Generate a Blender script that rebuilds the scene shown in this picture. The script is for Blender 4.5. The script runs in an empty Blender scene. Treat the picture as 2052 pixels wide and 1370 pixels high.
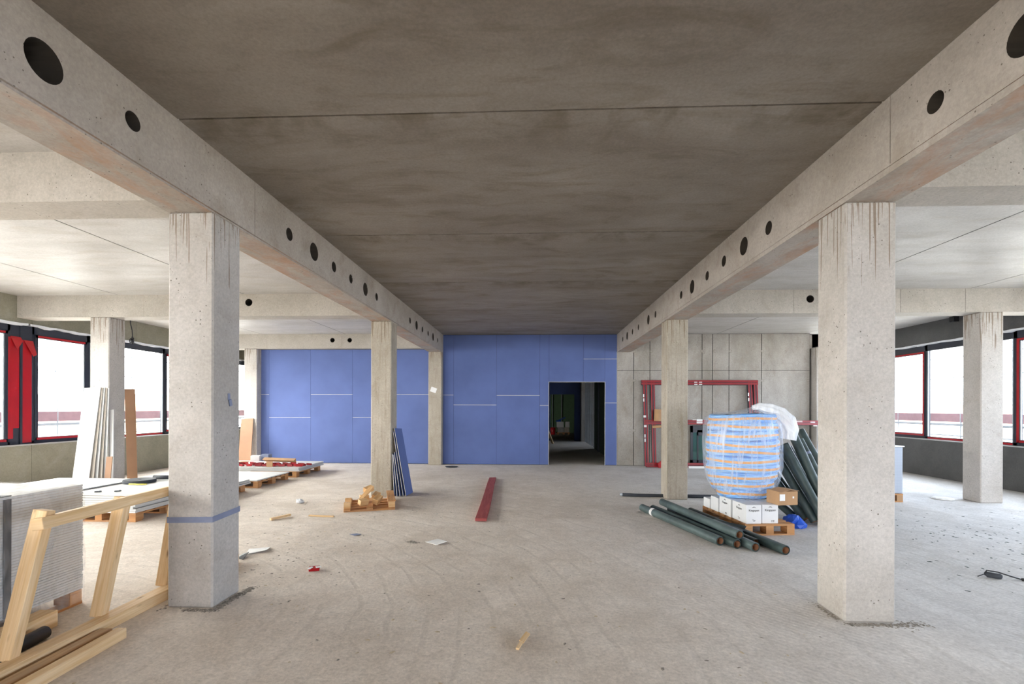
import bpy, bmesh, math, random
from mathutils import Vector, Matrix
import numpy as np
random.seed(7)
scene = bpy.context.scene
COL = scene.collection

# ------------------------------------------------------------------ camera
F_PX, YAW, ROLL, CY, CAM_H = 955.0, 0.0437, 0.0028, 816.5, 1.64
cam_data = bpy.data.cameras.new('camera')
cam = bpy.data.objects.new('camera', cam_data); COL.objects.link(cam)
cam_data.sensor_width = 36.0
cam_data.lens = F_PX / 2052 * 36.0
cam_data.shift_y = (CY - 685.0) / 2052
cam_data.clip_end = 500
fw = Vector((-math.sin(YAW), math.cos(YAW), 0)); rt = Vector((math.cos(YAW), math.sin(YAW), 0)); up = Vector((0, 0, 1))
rt2 = rt * math.cos(ROLL) + up * math.sin(ROLL); up2 = -rt * math.sin(ROLL) + up * math.cos(ROLL)
cam.matrix_world = Matrix(((rt2.x, up2.x, -fw.x, 0), (rt2.y, up2.y, -fw.y, 0), (rt2.z, up2.z, -fw.z, CAM_H), (0, 0, 0, 1)))
scene.camera = cam

# ------------------------------------------------------------------ exposure, sky, daylight
scene.view_settings.view_transform = 'Standard'
scene.view_settings.look = 'None'
scene.view_settings.gamma = 1.0
scene.view_settings.use_curve_mapping = False
scene.view_settings.exposure = 0.42
SKY = 23.0
world = bpy.data.worlds.new('overcast_sky'); scene.world = world
world.use_nodes = True
wn = world.node_tree.nodes; wl = world.node_tree.links
wn.clear()
wo = wn.new('ShaderNodeOutputWorld'); wb = wn.new('ShaderNodeBackground')
wtc = wn.new('ShaderNodeTexCoord'); wsep = wn.new('ShaderNodeSeparateXYZ'); wr = wn.new('ShaderNodeValToRGB')
wl.new(wtc.outputs['Generated'], wsep.inputs[0]); 
wm = wn.new('ShaderNodeMapRange'); wm.inputs[1].default_value = -0.7; wm.inputs[2].default_value = 0.7   # hazy sun side to the left
wl.new(wsep.outputs[0], wm.inputs[0]); wl.new(wm.outputs[0], wr.inputs[0])
wr.color_ramp.elements[0].color = (1.0, 0.965, 0.915, 1); wr.color_ramp.elements[1].color = (0.33, 0.37, 0.44, 1)
wl.new(wr.outputs[0], wb.inputs[0]); wb.inputs[1].default_value = SKY
wl.new(wb.outputs[0], wo.inputs[0])
scene.cycles.max_bounces = 12
scene.cycles.diffuse_bounces = 7
scene.cycles.glossy_bounces = 4
scene.cycles.transparent_max_bounces = 16
scene.cycles.transmission_bounces = 6
scene.cycles.caustics_reflective = False
scene.cycles.caustics_refractive = False
scene.cycles.sample_clamp_indirect = 12.0

def portal(name, loc, rot, sx, sy):
    d = bpy.data.lights.new(name, 'AREA'); d.shape = 'RECTANGLE'; d.size = sx; d.size_y = sy
    d.cycles.is_portal = True
    o = bpy.data.objects.new(name, d); COL.objects.link(o); o.location = loc; o.rotation_euler = rot
portal('left_window_daylight', (-10.12, 5.3, 2.07), (0, math.radians(-90), 0), 2.4, 27.0)
portal('right_window_daylight', (10.0, 5.3, 2.07), (0, math.radians(90), 0), 2.4, 27.0)
portal('rear_window_daylight_left', (-7.4, -8.45, 1.7), (math.radians(90), 0, 0), 4.9, 3.2)
portal('rear_window_daylight_right', (7.3, -8.45, 1.7), (math.radians(90), 0, 0), 4.9, 3.2)
portal('corridor_window_daylight', (10.0, 24.5, 2.07), (0, math.radians(90), 0), 2.4, 9.0)

# ------------------------------------------------------------------ materials
def sock(n, name):
    return n.inputs[name]
class NT:
    def __init__(s, name):
        s.m = bpy.data.materials.new(name); s.m.use_nodes = True
        s.n = s.m.node_tree.nodes; s.l = s.m.node_tree.links; s.n.clear()
        s.out = s.n.new('ShaderNodeOutputMaterial')
    def new(s, t, **k):
        n = s.n.new(t)
        for a, b in k.items(): setattr(n, a, b)
        return n
    def bsdf(s, rough=0.8, metal=0.0, spec=0.5):
        b = s.new('ShaderNodeBsdfPrincipled')
        b.inputs['Roughness'].default_value = rough; b.inputs['Metallic'].default_value = metal
        b.inputs['Specular IOR Level'].default_value = spec
        s.l.new(b.outputs[0], s.out.inputs[0]); s.b = b
        return b
    def put(s, src, dst): s.l.new(src, dst)
    def pos(s, scale=(1, 1, 1), world=True, rot=(0, 0, 0)):
        m = s.new('ShaderNodeMapping'); m.inputs['Scale'].default_value = scale; m.inputs['Rotation'].default_value = rot
        if world == 'uv': src = s.new('ShaderNodeTexCoord').outputs['UV']
        elif world: src = s.new('ShaderNodeNewGeometry').outputs['Position']
        else: src = s.new('ShaderNodeTexCoord').outputs['Object']
        s.l.new(src, m.inputs[0]); return m.outputs[0]
    def noise(s, vec, scale, detail=4, rough=0.55, dist=0.0):
        n = s.new('ShaderNodeTexNoise'); n.inputs['Scale'].default_value = scale; n.inputs['Detail'].default_value = detail
        n.inputs['Roughness'].default_value = rough; n.inputs['Distortion'].default_value = dist
        s.l.new(vec, n.inputs['Vector']); return n.outputs[0]
    def ramp(s, fac, stops):
        r = s.new('ShaderNodeValToRGB'); e = r.color_ramp.elements
        while len(e) < len(stops): e.new(0.5)
        for x, (p, c) in zip(e, stops):
            x.position = p; x.color = (c, c, c, 1) if isinstance(c, (int, float)) else (*c, 1)
        s.l.new(fac, r.inputs[0]); return r.outputs[0]
    def mix(s, fac, a, b, mode='MIX'):
        m = s.new('ShaderNodeMix', data_type='RGBA', blend_type=mode)
        for v, i in ((fac, 0), (a, 6), (b, 7)):
            if isinstance(v, (int, float)): m.inputs[i].default_value = v if i == 0 else (v, v, v, 1)
            elif isinstance(v, tuple): m.inputs[i].default_value = (*v, 1)
            else: s.l.new(v, m.inputs[i])
        return m.outputs[2]
    def math(s, op, a, b=0.0, c=None):
        m = s.new('ShaderNodeMath', operation=op)
        for v, i in ((a, 0), (b, 1), (c, 2)):
            if v is None: continue
            if isinstance(v, (int, float)): m.inputs[i].default_value = v
            else: s.l.new(v, m.inputs[i])
        return m.outputs[0]
    def bump(s, h, strength=0.3, dist=0.02):
        b = s.new('ShaderNodeBump'); b.inputs['Strength'].default_value = strength; b.inputs['Distance'].default_value = dist
        s.l.new(h, b.inputs['Height']); s.l.new(b.outputs[0], s.b.inputs['Normal'])

def srgb(r, g, b):
    f = lambda c: ((c / 255 + 0.055) / 1.055) ** 2.4 if c > 10 else c / 255 / 12.92
    return (f(r), f(g), f(b))
def plain(name, col, rough=0.6, metal=0.0, var=0.12, vs=6.0, bump=0.0, bs=60.0, spec=0.5):
    t = NT(name); b = t.bsdf(rough, metal, spec); p = t.pos(world=False)
    n = t.noise(p, vs, 4)
    k = t.ramp(n, [(0.3, 1 - var), (0.7, 1 + var * 0.6)])
    t.put(t.mix(1.0, col, k, 'MULTIPLY'), b.inputs['Base Color'])
    if bump: t.bump(t.noise(p, bs, 3), bump, 0.01)
    return t.m

def concrete(name, c1, c2, stain=(0.24, 0.19, 0.13), stain_amt=0.35, pores=True, drip=None, rough=0.75, spec=0.35,
             stretch=(1, 1, 1), rust=0.0, bump=0.25, streak=0.0, seams=()):
    c1, c2, stain = [(c[0] * 1.02, c[1] * 1.0, c[2] * 1.03) for c in (c1, c2, stain)]
    t = NT(name); b = t.bsdf(rough, 0, spec); p = t.pos(scale=stretch); q = t.pos()
    big = t.noise(p, 0.9, 5, 0.6, 0.4)
    col = t.mix(t.ramp(big, [(0.32, 0.0), (0.68, 1.0)]), c1, c2)
    fine = t.noise(q, 42.0, 5, 0.75)
    col = t.mix(0.55, col, t.ramp(fine, [(0.3, 0.66), (0.7, 1.18)]), 'MULTIPLY')
    col = t.mix(0.3, col, t.ramp(t.noise(q, 4.5, 6, 0.7, 0.6), [(0.3, 0.80), (0.7, 1.14)]), 'MULTIPLY')
    st = t.noise(p, 2.3, 6, 0.65, 0.8)
    col = t.mix(t.math('MULTIPLY', t.ramp(st, [(0.52, 0.0), (0.72, 1.0)]), stain_amt), col, stain)
    if streak:
        vs = t.pos(scale=(9.0, 9.0, 0.55)); sn = t.noise(vs, 2.4, 5, 0.7, 0.3)
        col = t.mix(t.math('MULTIPLY', t.ramp(sn, [(0.5, 0.0), (0.66, 1.0)]), streak), col, (0.22, 0.17, 0.11))
    for sy in seams:                                            # form oil stains that ran in at the slab joints
        sz = t.new('ShaderNodeSeparateXYZ'); t.put(q, sz.inputs[0]); mr = t.new('ShaderNodeMapRange')
        mr.inputs[1].default_value = sy + 0.55; mr.inputs[2].default_value = sy
        t.put(sz.outputs[1], mr.inputs[0]); on = t.math('GREATER_THAN', sz.outputs[1], sy)
        sn = t.ramp(t.noise(t.pos(scale=(1.5, 0.9, 1)), 2.0, 4, 0.6, 0.3), [(0.45, 0.0), (0.62, 1.0)])
        col = t.mix(t.math('MULTIPLY', t.math('MULTIPLY', mr.outputs[0], on), t.math('MULTIPLY', sn, 0.6)), col, (0.10, 0.075, 0.035))
    if rust:
        rn = t.noise(t.pos(scale=(2.2, 0.9, 1)), 1.7, 5, 0.7, 0.7)
        nz = t.new('ShaderNodeSeparateXYZ'); t.put(t.new('ShaderNodeNewGeometry').outputs['Normal'], nz.inputs[0])
        soff = t.math('LESS_THAN', nz.outputs[2], -0.5)         # rust from the formwork floor: soffit only
        col = t.mix(t.math('MULTIPLY', t.math('MULTIPLY', t.ramp(rn, [(0.46, 0.0), (0.70, 1.0)]), rust), soff), col, (0.42, 0.20, 0.09))
    if drip is not None:                                        # runs of old form oil and rust below the beam
        z = t.new('ShaderNodeSeparateXYZ'); t.put(q, z.inputs[0])
        g = t.new('ShaderNodeMapRange'); g.inputs[1].default_value = drip - 1.15; g.inputs[2].default_value = drip
        t.put(z.outputs[2], g.inputs[0])
        dn = t.noise(t.pos(scale=(48.0, 48.0, 1.3)), 1.0, 2, 0.5, 0.25)
        lim = t.math('SUBTRACT', 0.82, t.math('MULTIPLY', g.outputs[0], 0.275))
        dm = t.math('MULTIPLY', t.math('GREATER_THAN', dn, lim), 0.72)
        col = t.mix(dm, col, (0.17, 0.115, 0.07))
    h = fine
    if pores:
        v = t.new('ShaderNodeTexVoronoi'); v.inputs['Scale'].default_value = 24.0; v.inputs['Randomness'].default_value = 1.0
        t.put(q, v.inputs['Vector'])
        msk = t.math('MULTIPLY', t.math('LESS_THAN', v.outputs['Distance'], t.math('MULTIPLY', t.ramp(t.noise(q, 5.0, 2), [(0.42, 0.25), (0.66, 1.0)]), 0.155)), t.math('GREATER_THAN', t.noise(q, 2.1, 3), 0.42))
        col = t.mix(t.math('MULTIPLY', msk, 0.75), col, (0.07, 0.055, 0.04))
        h = t.math('SUBTRACT', fine, t.math('MULTIPLY', msk, 1.5))
    t.put(col, b.inputs['Base Color'])
    t.put(t.ramp(st, [(0.3, rough - 0.12), (0.7, min(1, rough + 0.1))]), b.inputs['Roughness'])
    t.bump(h, bump, 0.006)
    return t.m

M = {}
M['col'] = concrete('column_concrete', (0.40, 0.378, 0.335), (0.505, 0.485, 0.445), drip=3.23, stain_amt=0.22)
M['colw'] = concrete('column_concrete_stained', (0.36, 0.325, 0.255), (0.46, 0.42, 0.345), drip=3.23, stain_amt=0.35, streak=0.45)
M['beam'] = concrete('beam_concrete', (0.34, 0.305, 0.26), (0.45, 0.415, 0.365), stain_amt=0.4, rust=0.6)
M['cross'] = concrete('cross_beam_concrete', (0.41, 0.385, 0.33), (0.50, 0.475, 0.42), stain_amt=0.25)
M['ceil'] = concrete('ceiling_slab_underside', (0.20, 0.172, 0.135), (0.30, 0.272, 0.23), stain=(0.12, 0.092, 0.05), stain_amt=0.5,  # brown dust, plus the centre bay's dimmer light put into the colour
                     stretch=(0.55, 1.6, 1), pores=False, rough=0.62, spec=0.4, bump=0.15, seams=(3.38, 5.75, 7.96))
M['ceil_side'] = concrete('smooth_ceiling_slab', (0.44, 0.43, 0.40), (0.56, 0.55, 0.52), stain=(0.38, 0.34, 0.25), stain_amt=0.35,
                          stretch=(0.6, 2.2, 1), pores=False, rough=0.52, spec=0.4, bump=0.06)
M['wallc'] = concrete('cast_wall_concrete', (0.30, 0.28, 0.24), (0.44, 0.42, 0.38), stain_amt=0.4, stretch=(1.6, 1.6, 0.8))
M['parapet'] = concrete('window_wall_concrete', (0.20, 0.195, 0.14), (0.29, 0.28, 0.215), stain=(0.45, 0.43, 0.38), stain_amt=0.25, pores=False, rough=0.7)
M['parapet_r'] = concrete('window_wall_shaded_concrete', (0.075, 0.077, 0.075), (0.11, 0.112, 0.11), stain=(0.19, 0.185, 0.18), stain_amt=0.2, pores=False, rough=0.7)  # darker copy of the window wall concrete, backlit shade put into the colour
M['sleeve'] = plain('dark_hole_shade', (0.055, 0.045, 0.035), 0.8)  # dark colour standing in for the shade inside the beam holes
M['dark'] = plain('dark_joint_and_shade', (0.022, 0.02, 0.018), 0.9)

def floor_mat():
    t = NT('dusty_screed_floor'); b = t.bsdf(0.88, 0, 0.25); p = t.pos()
    big = t.noise(p, 0.35, 5, 0.6, 0.6); med = t.noise(p, 1.7, 6, 0.65, 0.5); fine = t.noise(p, 38, 6, 0.75); mid = t.noise(p, 9, 5, 0.7, 0.6)
    sep = t.new('ShaderNodeSeparateXYZ'); t.put(p, sep.inputs[0])
    gx = t.new('ShaderNodeMapRange'); gx.inputs[1].default_value = 1.0; gx.inputs[2].default_value = 4.0
    t.put(t.math('ADD', sep.outputs[0], t.math('MULTIPLY', big, 1.5)), gx.inputs[0])      # brown dust in the middle; cooler, paler right is partly painted light
    dust = t.mix(t.ramp(med, [(0.3, 0.0), (0.7, 1.0)]), (0.67, 0.59, 0.515), (0.83, 0.76, 0.69))
    lit_screed = t.mix(t.ramp(med, [(0.3, 0.0), (0.7, 1.0)]), (0.64, 0.625, 0.615), (0.78, 0.77, 0.765))
    col = t.mix(gx.outputs[0], dust, lit_screed)
    col = t.mix(t.math('MULTIPLY', t.ramp(big, [(0.5, 0.0), (0.68, 1.0)]), 0.35), col, (0.40, 0.325, 0.24))
    col = t.mix(0.7, col, t.ramp(fine, [(0.30, 0.66), (0.66, 1.16)]), 'MULTIPLY')
    col = t.mix(0.5, col, t.ramp(mid, [(0.34, 0.80), (0.62, 1.06)]), 'MULTIPLY')
    # tyre and drag marks
    w = t.new('ShaderNodeTexWave', wave_type='RINGS', rings_direction='Z'); w.inputs['Scale'].default_value = 1.15
    w.inputs['Distortion'].default_value = 5.0; w.inputs['Detail'].default_value = 2; w.inputs['Detail Scale'].default_value = 0.6
    mp = t.new('ShaderNodeMapping'); mp.inputs['Location'].default_value = (4.2, -3.0, 0); t.put(p, mp.inputs[0]); t.put(mp.outputs[0], w.inputs['Vector'])
    lines = t.math('MULTIPLY', t.ramp(w.outputs[1], [(0.90, 0.0), (0.99, 1.0)]), t.ramp(med, [(0.42, 0.0), (0.6, 1.0)]))
    col = t.mix(t.math('MULTIPLY', lines, 0.15), col, (0.24, 0.20, 0.15))
    w2 = t.new('ShaderNodeTexWave', wave_type='BANDS', bands_direction='DIAGONAL'); w2.inputs['Scale'].default_value = 8.5
    w2.inputs['Distortion'].default_value = 1.6; w2.inputs['Detail'].default_value = 3; w2.inputs['Detail Scale'].default_value = 1.2
    t.put(p, w2.inputs['Vector'])
    rake = t.math('MULTIPLY', t.math('MULTIPLY', w2.outputs[1], gx.outputs[0]), t.ramp(t.noise(p, 0.8, 3), [(0.42, 0.0), (0.6, 1.0)]))
    col = t.mix(t.math('MULTIPLY', rake, 0.26), col, (0.26, 0.25, 0.23))
    t.put(col, b.inputs['Base Color'])
    h = t.math('ADD', t.math('MULTIPLY', mid, 0.8), t.math('ADD', t.math('MULTIPLY', fine, 0.45), t.math('MULTIPLY', rake, -0.35)))
    t.bump(t.math('SUBTRACT', h, t.math('MULTIPLY', lines, 0.3)), 0.55, 0.012)
    return t.m
M['floor'] = floor_mat()

def wood(name, light, dark, rough=0.65, grey=0.0):
    t = NT(name); b = t.bsdf(rough, 0, 0.3); uv = t.pos(scale=(1.2, 22, 1), world='uv')
    g = t.noise(uv, 1.6, 5, 0.6, 0.5); g2 = t.noise(t.pos(scale=(3, 90, 1), world='uv'), 1.5, 3)
    col = t.mix(t.ramp(g, [(0.34, 0.0), (0.66, 1.0)]), light, dark)
    col = t.mix(0.35, col, t.ramp(g2, [(0.3, 0.75), (0.7, 1.12)]), 'MULTIPLY')
    v = t.new('ShaderNodeTexVoronoi'); v.inputs['Scale'].default_value = 1.0
    t.put(t.pos(scale=(2.6, 9, 1), world='uv'), v.inputs['Vector'])
    k = t.ramp(v.outputs['Distance'], [(0.05, 1.0), (0.13, 0.0)])
    col = t.mix(t.math('MULTIPLY', k, 0.7), col, (0.16, 0.07, 0.03))
    if grey: col = t.mix(t.math('MULTIPLY', t.ramp(t.noise(t.pos(world='uv'), 5, 4), [(0.4, 0.0), (0.6, 1.0)]), grey), col, (0.3, 0.29, 0.27))
    t.put(col, b.inputs['Base Color']); t.bump(g2, 0.2, 0.004)
    return t.m
M['pine'] = wood('pine_timber', (0.80, 0.60, 0.37), (0.66, 0.43, 0.21))
M['pine_dark'] = wood('weathered_timber', (0.62, 0.42, 0.22), (0.42, 0.22, 0.10), grey=0.25)
M['pallet'] = wood('pallet_wood', (0.60, 0.32, 0.13), (0.42, 0.18, 0.06), grey=0.15)
M['block'] = wood('block_wood', (0.76, 0.52, 0.28), (0.58, 0.32, 0.13))
M['red_wood'] = wood('red_stained_plank', (0.40, 0.10, 0.09), (0.27, 0.05, 0.05))
M['blue'] = plain('blue_plasterboard_face', srgb(93, 110, 163), 0.72, var=0.10, vs=1.4, bump=0.03, spec=0.3)
M['plaster_white'] = plain('plaster_joint', (0.62, 0.60, 0.56), 0.8)
M['board_white'] = plain('white_board', (0.58, 0.58, 0.575), 0.6, var=0.04)
M['board_edge'] = plain('paper_board_edge', (0.52, 0.47, 0.41), 0.85, var=0.15)
M['board_brown'] = plain('brown_board', (0.34, 0.19, 0.11), 0.7, var=0.15, vs=2)
M['red'] = plain('red_protective_film', (0.38, 0.005, 0.01), 0.35, var=0.1, vs=3, bump=0.15, bs=14)
M['red_dark'] = plain('red_primed_profile', (0.26, 0.007, 0.013), 0.4, var=0.12)
M['frame'] = plain('dark_window_profile', (0.02, 0.025, 0.038), 0.4, var=0.1)
M['gasket'] = plain('pale_spacer', (0.50, 0.56, 0.62), 0.5)
M['sill'] = plain('grey_sill_screed', (0.42, 0.42, 0.42), 0.8, var=0.2)
M['foam'] = plain('white_foam_tape', (0.74, 0.76, 0.80), 0.8, var=0.1)
M['white'] = plain('white_paper', (0.80, 0.80, 0.80), 0.7, var=0.04)
M['print'] = plain('dark_print', (0.06, 0.06, 0.065), 0.7)
M['carton'] = plain('brown_cardboard', (0.42, 0.25, 0.13), 0.8, var=0.1)
M['box_white'] = plain('white_carton', (0.74, 0.745, 0.76), 0.65, var=0.04)
M['rubber'] = plain('black_foam_rubber', (0.035, 0.04, 0.05), 0.75, var=0.2)
M['cable'] = plain('black_cable', (0.012, 0.012, 0.014), 0.5)
M['tape'] = plain('grey_blue_tape', (0.20, 0.23, 0.34), 0.3, var=0.15)
M['bluebag'] = plain('bright_blue_plastic', (0.015, 0.09, 0.55), 0.35, var=0.2)
M['yellow'] = plain('yellow_cord', (0.70, 0.62, 0.12), 0.6)
M['membrane'] = plain('dark_green_membrane', (0.045, 0.07, 0.068), 0.42, var=0.35, vs=7, bump=0.25, bs=22)
M['membrane_l'] = plain('grey_green_membrane', (0.085, 0.12, 0.12), 0.38, var=0.4, vs=6, bump=0.2, bs=25)
M['tube'] = plain('cardboard_core', (0.40, 0.20, 0.11), 0.8)
M['steel'] = plain('galvanised_stud', (0.50, 0.54, 0.58), 0.35, metal=0.6)
M['scaf'] = plain('scaffold_steel', (0.42, 0.46, 0.52), 0.5, metal=0.2)
M['toe'] = plain('red_brown_guard_board', (0.40, 0.24, 0.28), 0.7)  # paled towards pink: the overexposed haze outside is put into the colour
M['ground'] = plain('pale_site_ground', (0.55, 0.53, 0.48), 0.9, vs=0.3)
M['house'] = plain('cream_house_wall', (0.70, 0.62, 0.46), 0.9)
M['roof'] = plain('tiled_roof', (0.42, 0.24, 0.17), 0.9)
M['dgreen'] = plain('shaded_green_board', (0.05, 0.075, 0.05), 0.8)  # darkened green; the dim corridor's shade is put into the colour
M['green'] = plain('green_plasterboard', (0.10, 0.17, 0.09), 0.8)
M['gravel'] = plain('gravel_crumbs', (0.30, 0.27, 0.235), 0.9, var=0.5, vs=30)
M['leaf'] = plain('dark_green_crumbs', (0.05, 0.085, 0.065), 0.8, var=0.6, vs=20)
M['chip'] = plain('pale_wood_chips', (0.60, 0.50, 0.36), 0.8, var=0.3, vs=20)
M['ext_red'] = plain('red_cylinder_paint', (0.55, 0.02, 0.03), 0.35)

def glass_mat():
    t = NT('window_glass'); tr = t.new('ShaderNodeBsdfTransparent'); tr.inputs[0].default_value = (0.95, 0.97, 0.97, 1)
    gl = t.new('ShaderNodeBsdfGlossy'); gl.inputs['Roughness'].default_value = 0.02
    mx = t.new('ShaderNodeMixShader'); lw = t.new('ShaderNodeLayerWeight'); lw.inputs[0].default_value = 0.12
    t.put(t.math('MULTIPLY', lw.outputs[0], 0.6), mx.inputs[0]); t.put(tr.outputs[0], mx.inputs[1]); t.put(gl.outputs[0], mx.inputs[2])
    t.put(mx.outputs[0], t.out.inputs[0]); return t.m
M['glass'] = glass_mat()
def film_mat(name, dens=0.3, tint=(0.85, 0.88, 0.92), wr=9.0, lo=0.05, stretch=(1, 1, 0.35)):
    t = NT(name); b = t.bsdf(0.22, 0, 0.6); b.inputs['Base Color'].default_value = (*tint, 1)
    tr = t.new('ShaderNodeBsdfTransparent'); mx = t.new('ShaderNodeMixShader')
    n = t.noise(t.pos(scale=stretch, world=False), wr, 5, 0.65, 1.2)
    t.put(t.ramp(n, [(0.42, lo), (0.72, dens)]), mx.inputs[0])
    t.put(tr.outputs[0], mx.inputs[1]); t.put(b.outputs[0], mx.inputs[2]); t.l.new(mx.outputs[0], t.out.inputs[0])
    t.bump(n, 0.6, 0.03); return t.m
M['film'] = film_mat('clear_plastic_wrap', 0.34, lo=0.06)
M['bag'] = film_mat('milky_plastic_bag', 0.52, (0.80, 0.87, 0.97), 6.0, 0.13, (1.6, 1.6, 0.22))
M['bagtop'] = film_mat('white_gathered_bag', 0.85, (0.88, 0.90, 0.93), 7.0, 0.6)

def coil_mat():
    t = NT('blue_strip_with_orange_line'); b = t.bsdf(0.55, 0, 0.4)
    uv = t.new('ShaderNodeTexCoord').outputs['UV']; s = t.new('ShaderNodeSeparateXYZ'); t.put(uv, s.inputs[0])
    blue = t.ramp(t.noise(t.pos(world='uv', scale=(1.5, 6, 1)), 2.0, 3), [(0.35, (0.06, 0.26, 0.70)), (0.60, (0.36, 0.60, 0.90))])
    o = t.math('MULTIPLY', t.math('GREATER_THAN', s.outputs[1], 0.42), t.math('LESS_THAN', s.outputs[1], 0.58))
    t.put(t.mix(o, blue, (0.74, 0.32, 0.05)), b.inputs['Base Color']); return t.m
M['coil'] = coil_mat()

# ------------------------------------------------------------------ mesh helpers
class MB:
    def __init__(s): s.v = []; s.f = []; s.mi = []; s.uv = []; s.sm = []
    def face(s, idx, m, uv=None, smooth=False):
        s.f.append(tuple(idx)); s.mi.append(m); s.uv.append(uv or [(0, 0)] * len(idx)); s.sm.append(smooth)
    def box(s, lo, hi, m=0, X=None):
        (x0, y0, z0), (x1, y1, z1) = lo, hi
        s.frame(Vector(((x0 + x1) / 2, (y0 + y1) / 2, (z0 + z1) / 2)), (x1 - x0, y1 - y0, z1 - z0), X or Matrix.Identity(3), m)
        return s
    def frame(s, c, d, R, m=0, end=None):
        c = Vector(c); b = len(s.v); h = [q / 2 for q in d]
        for sx in (-1, 1):
            for sy in (-1, 1):
                for sz in (-1, 1): s.v.append(c + R @ Vector((sx * h[0], sy * h[1], sz * h[2])))
        L = max(range(3), key=lambda i: d[i]); o = (random.random() * 9, random.random() * 9)
        P = [Vector((sx * h[0], sy * h[1], sz * h[2])) for sx in (-1, 1) for sy in (-1, 1) for sz in (-1, 1)]
        for ax, idx in ((0, (0, 1, 3, 2)), (0, (4, 6, 7, 5)), (1, (0, 4, 5, 1)), (1, (2, 3, 7, 6)), (2, (0, 2, 6, 4)), (2, (1, 5, 7, 3))):
            rest = [i for i in range(3) if i != ax]
            u = L if L in rest else rest[0]; w = [i for i in rest if i != u][0]
            k = 1.0 if L in rest else 0.3
            uv = [(P[i][u] * k + o[0], P[i][w] * k + o[1] + ax * 1.7) for i in idx]
            s.face([b + i for i in idx], end if (end is not None and ax == L) else m, uv)
        return s
    def beam(s, p0, p1, w, t, upv=(0, 0, 1), m=0, end=None):
        p0 = Vector(p0); p1 = Vector(p1); a = (p1 - p0); L = a.length; a.normalize()
        z = Vector(upv); x = z.cross(a)
        if x.length < 1e-5: x = Vector((1, 0, 0)).cross(a)
        x.normalize(); z = a.cross(x)
        R = Matrix((x, a, z)).transposed()
        return s.frame((p0 + p1) / 2, (w, L, t), R, m, end)
    def tube(s, pts, r, n=12, m=0, caps=True, mc=None, smooth=True, radii=None):
        pts = [Vector(p) for p in pts]; b = len(s.v); N = len(pts); prev = None
        acc = 0
        for i, p in enumerate(pts):
            a = (pts[min(i + 1, N - 1)] - pts[max(i - 1, 0)]).normalized()
            x = prev if prev else (Vector((0, 0, 1)).cross(a) if abs(a.z) < 0.95 else Vector((1, 0, 0)).cross(a))
            x = (x - a * x.dot(a)).normalized(); prev = x; y = a.cross(x)
            rr = radii[i] if radii else r
            for k in range(n):
                q = 2 * math.pi * k / n; s.v.append(p + (x * math.cos(q) + y * math.sin(q)) * rr)
        for i in range(N - 1):
            d = (pts[i + 1] - pts[i]).length
            for k in range(n):
                k2 = (k + 1) % n
                s.face([b + i * n + k, b + i * n + k2, b + (i + 1) * n + k2, b + (i + 1) * n + k], m,
                       [(acc, k / n), (acc, (k + 1) / n), (acc + d, (k + 1) / n), (acc + d, k / n)], smooth)
            acc += d
        if caps:
            s.face([b + k for k in range(n)][::-1], mc if mc is not None else m); s.face([b + (N - 1) * n + k for k in range(n)], mc if mc is not None else m)
        return s
    def lathe(s, prof, c, n=32, m=0, smooth=True, close=False):
        c = Vector(c); b = len(s.v); N = len(prof)
        for (r, z) in prof:
            for k in range(n):
                q = 2 * math.pi * k / n; s.v.append(c + Vector((r * math.cos(q), r * math.sin(q), z)))
        for i in range(N if close else N - 1):
            j = (i + 1) % N
            for k in range(n):
                k2 = (k + 1) % n
                s.face([b + i * n + k, b + i * n + k2, b + j * n + k2, b + j * n + k], m,
                       [(k / n * 3, i / N), ((k + 1) / n * 3, i / N), ((k + 1) / n * 3, (i + 1) / N), (k / n * 3, (i + 1) / N)], smooth)
        return s
    def prism(s, poly, axis, a0, a1, m=0):
        """poly of (u,v) pairs extruded along axis ('x','y','z')"""
        b = len(s.v); n = len(poly)
        def P(u, v, a): return Vector({'x': (a, u, v), 'y': (u, a, v), 'z': (u, v, a)}[axis])
        for a in (a0, a1):
            for (u, v) in poly: s.v.append(P(u, v, a))
        s.face([b + i for i in range(n)], m, [(u, v) for u, v in poly]); s.face([b + n + i for i in range(n)][::-1], m, [(u, v) for u, v in poly][::-1])
        for i in range(n):
            j = (i + 1) % n; s.face([b + i, b + n + i, b + n + j, b + j], m, [(0, 0), (1, 0), (1, .1), (0, .1)])
        return s
    def build(s, name, mats, parent=None, loc=(0, 0, 0), bevel=0.0, seg=1, fix=False):
        me = bpy.data.meshes.new(name); L = Vector(loc)
        me.from_pydata([tuple(Vector(v) - L) for v in s.v], [], s.f)
        for mt in (mats if isinstance(mats, (list, tuple)) else [mats]): me.materials.append(M[mt] if isinstance(mt, str) else mt)
        me.polygons.foreach_set('material_index', s.mi); me.polygons.foreach_set('use_smooth', s.sm)
        uvl = me.uv_layers.new(name='UVMap'); flat = [c for f in s.uv for uv in f for c in uv]; uvl.data.foreach_set('uv', flat)
        if fix:
            bm = bmesh.new(); bm.from_mesh(me); bmesh.ops.recalc_face_normals(bm, faces=bm.faces); bm.to_mesh(me); bm.free()
        me.update()
        o = bpy.data.objects.new(name, me); COL.objects.link(o)
        if parent is not None:
            o.parent = parent; o.location = L - Vector(parent.location) if parent.type == 'EMPTY' or parent.type == 'MESH' else L
        else: o.location = L
        if bevel:
            bv = o.modifiers.new('edge', 'BEVEL'); bv.width = bevel; bv.segments = seg; bv.limit_method = 'ANGLE'
        return o
def tag(o, label=None, cat=None, group=None, kind=None):
    if label: o['label'] = label
    if cat: o['category'] = cat
    if group: o['group'] = group
    if kind: o['kind'] = kind
    return o
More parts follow.
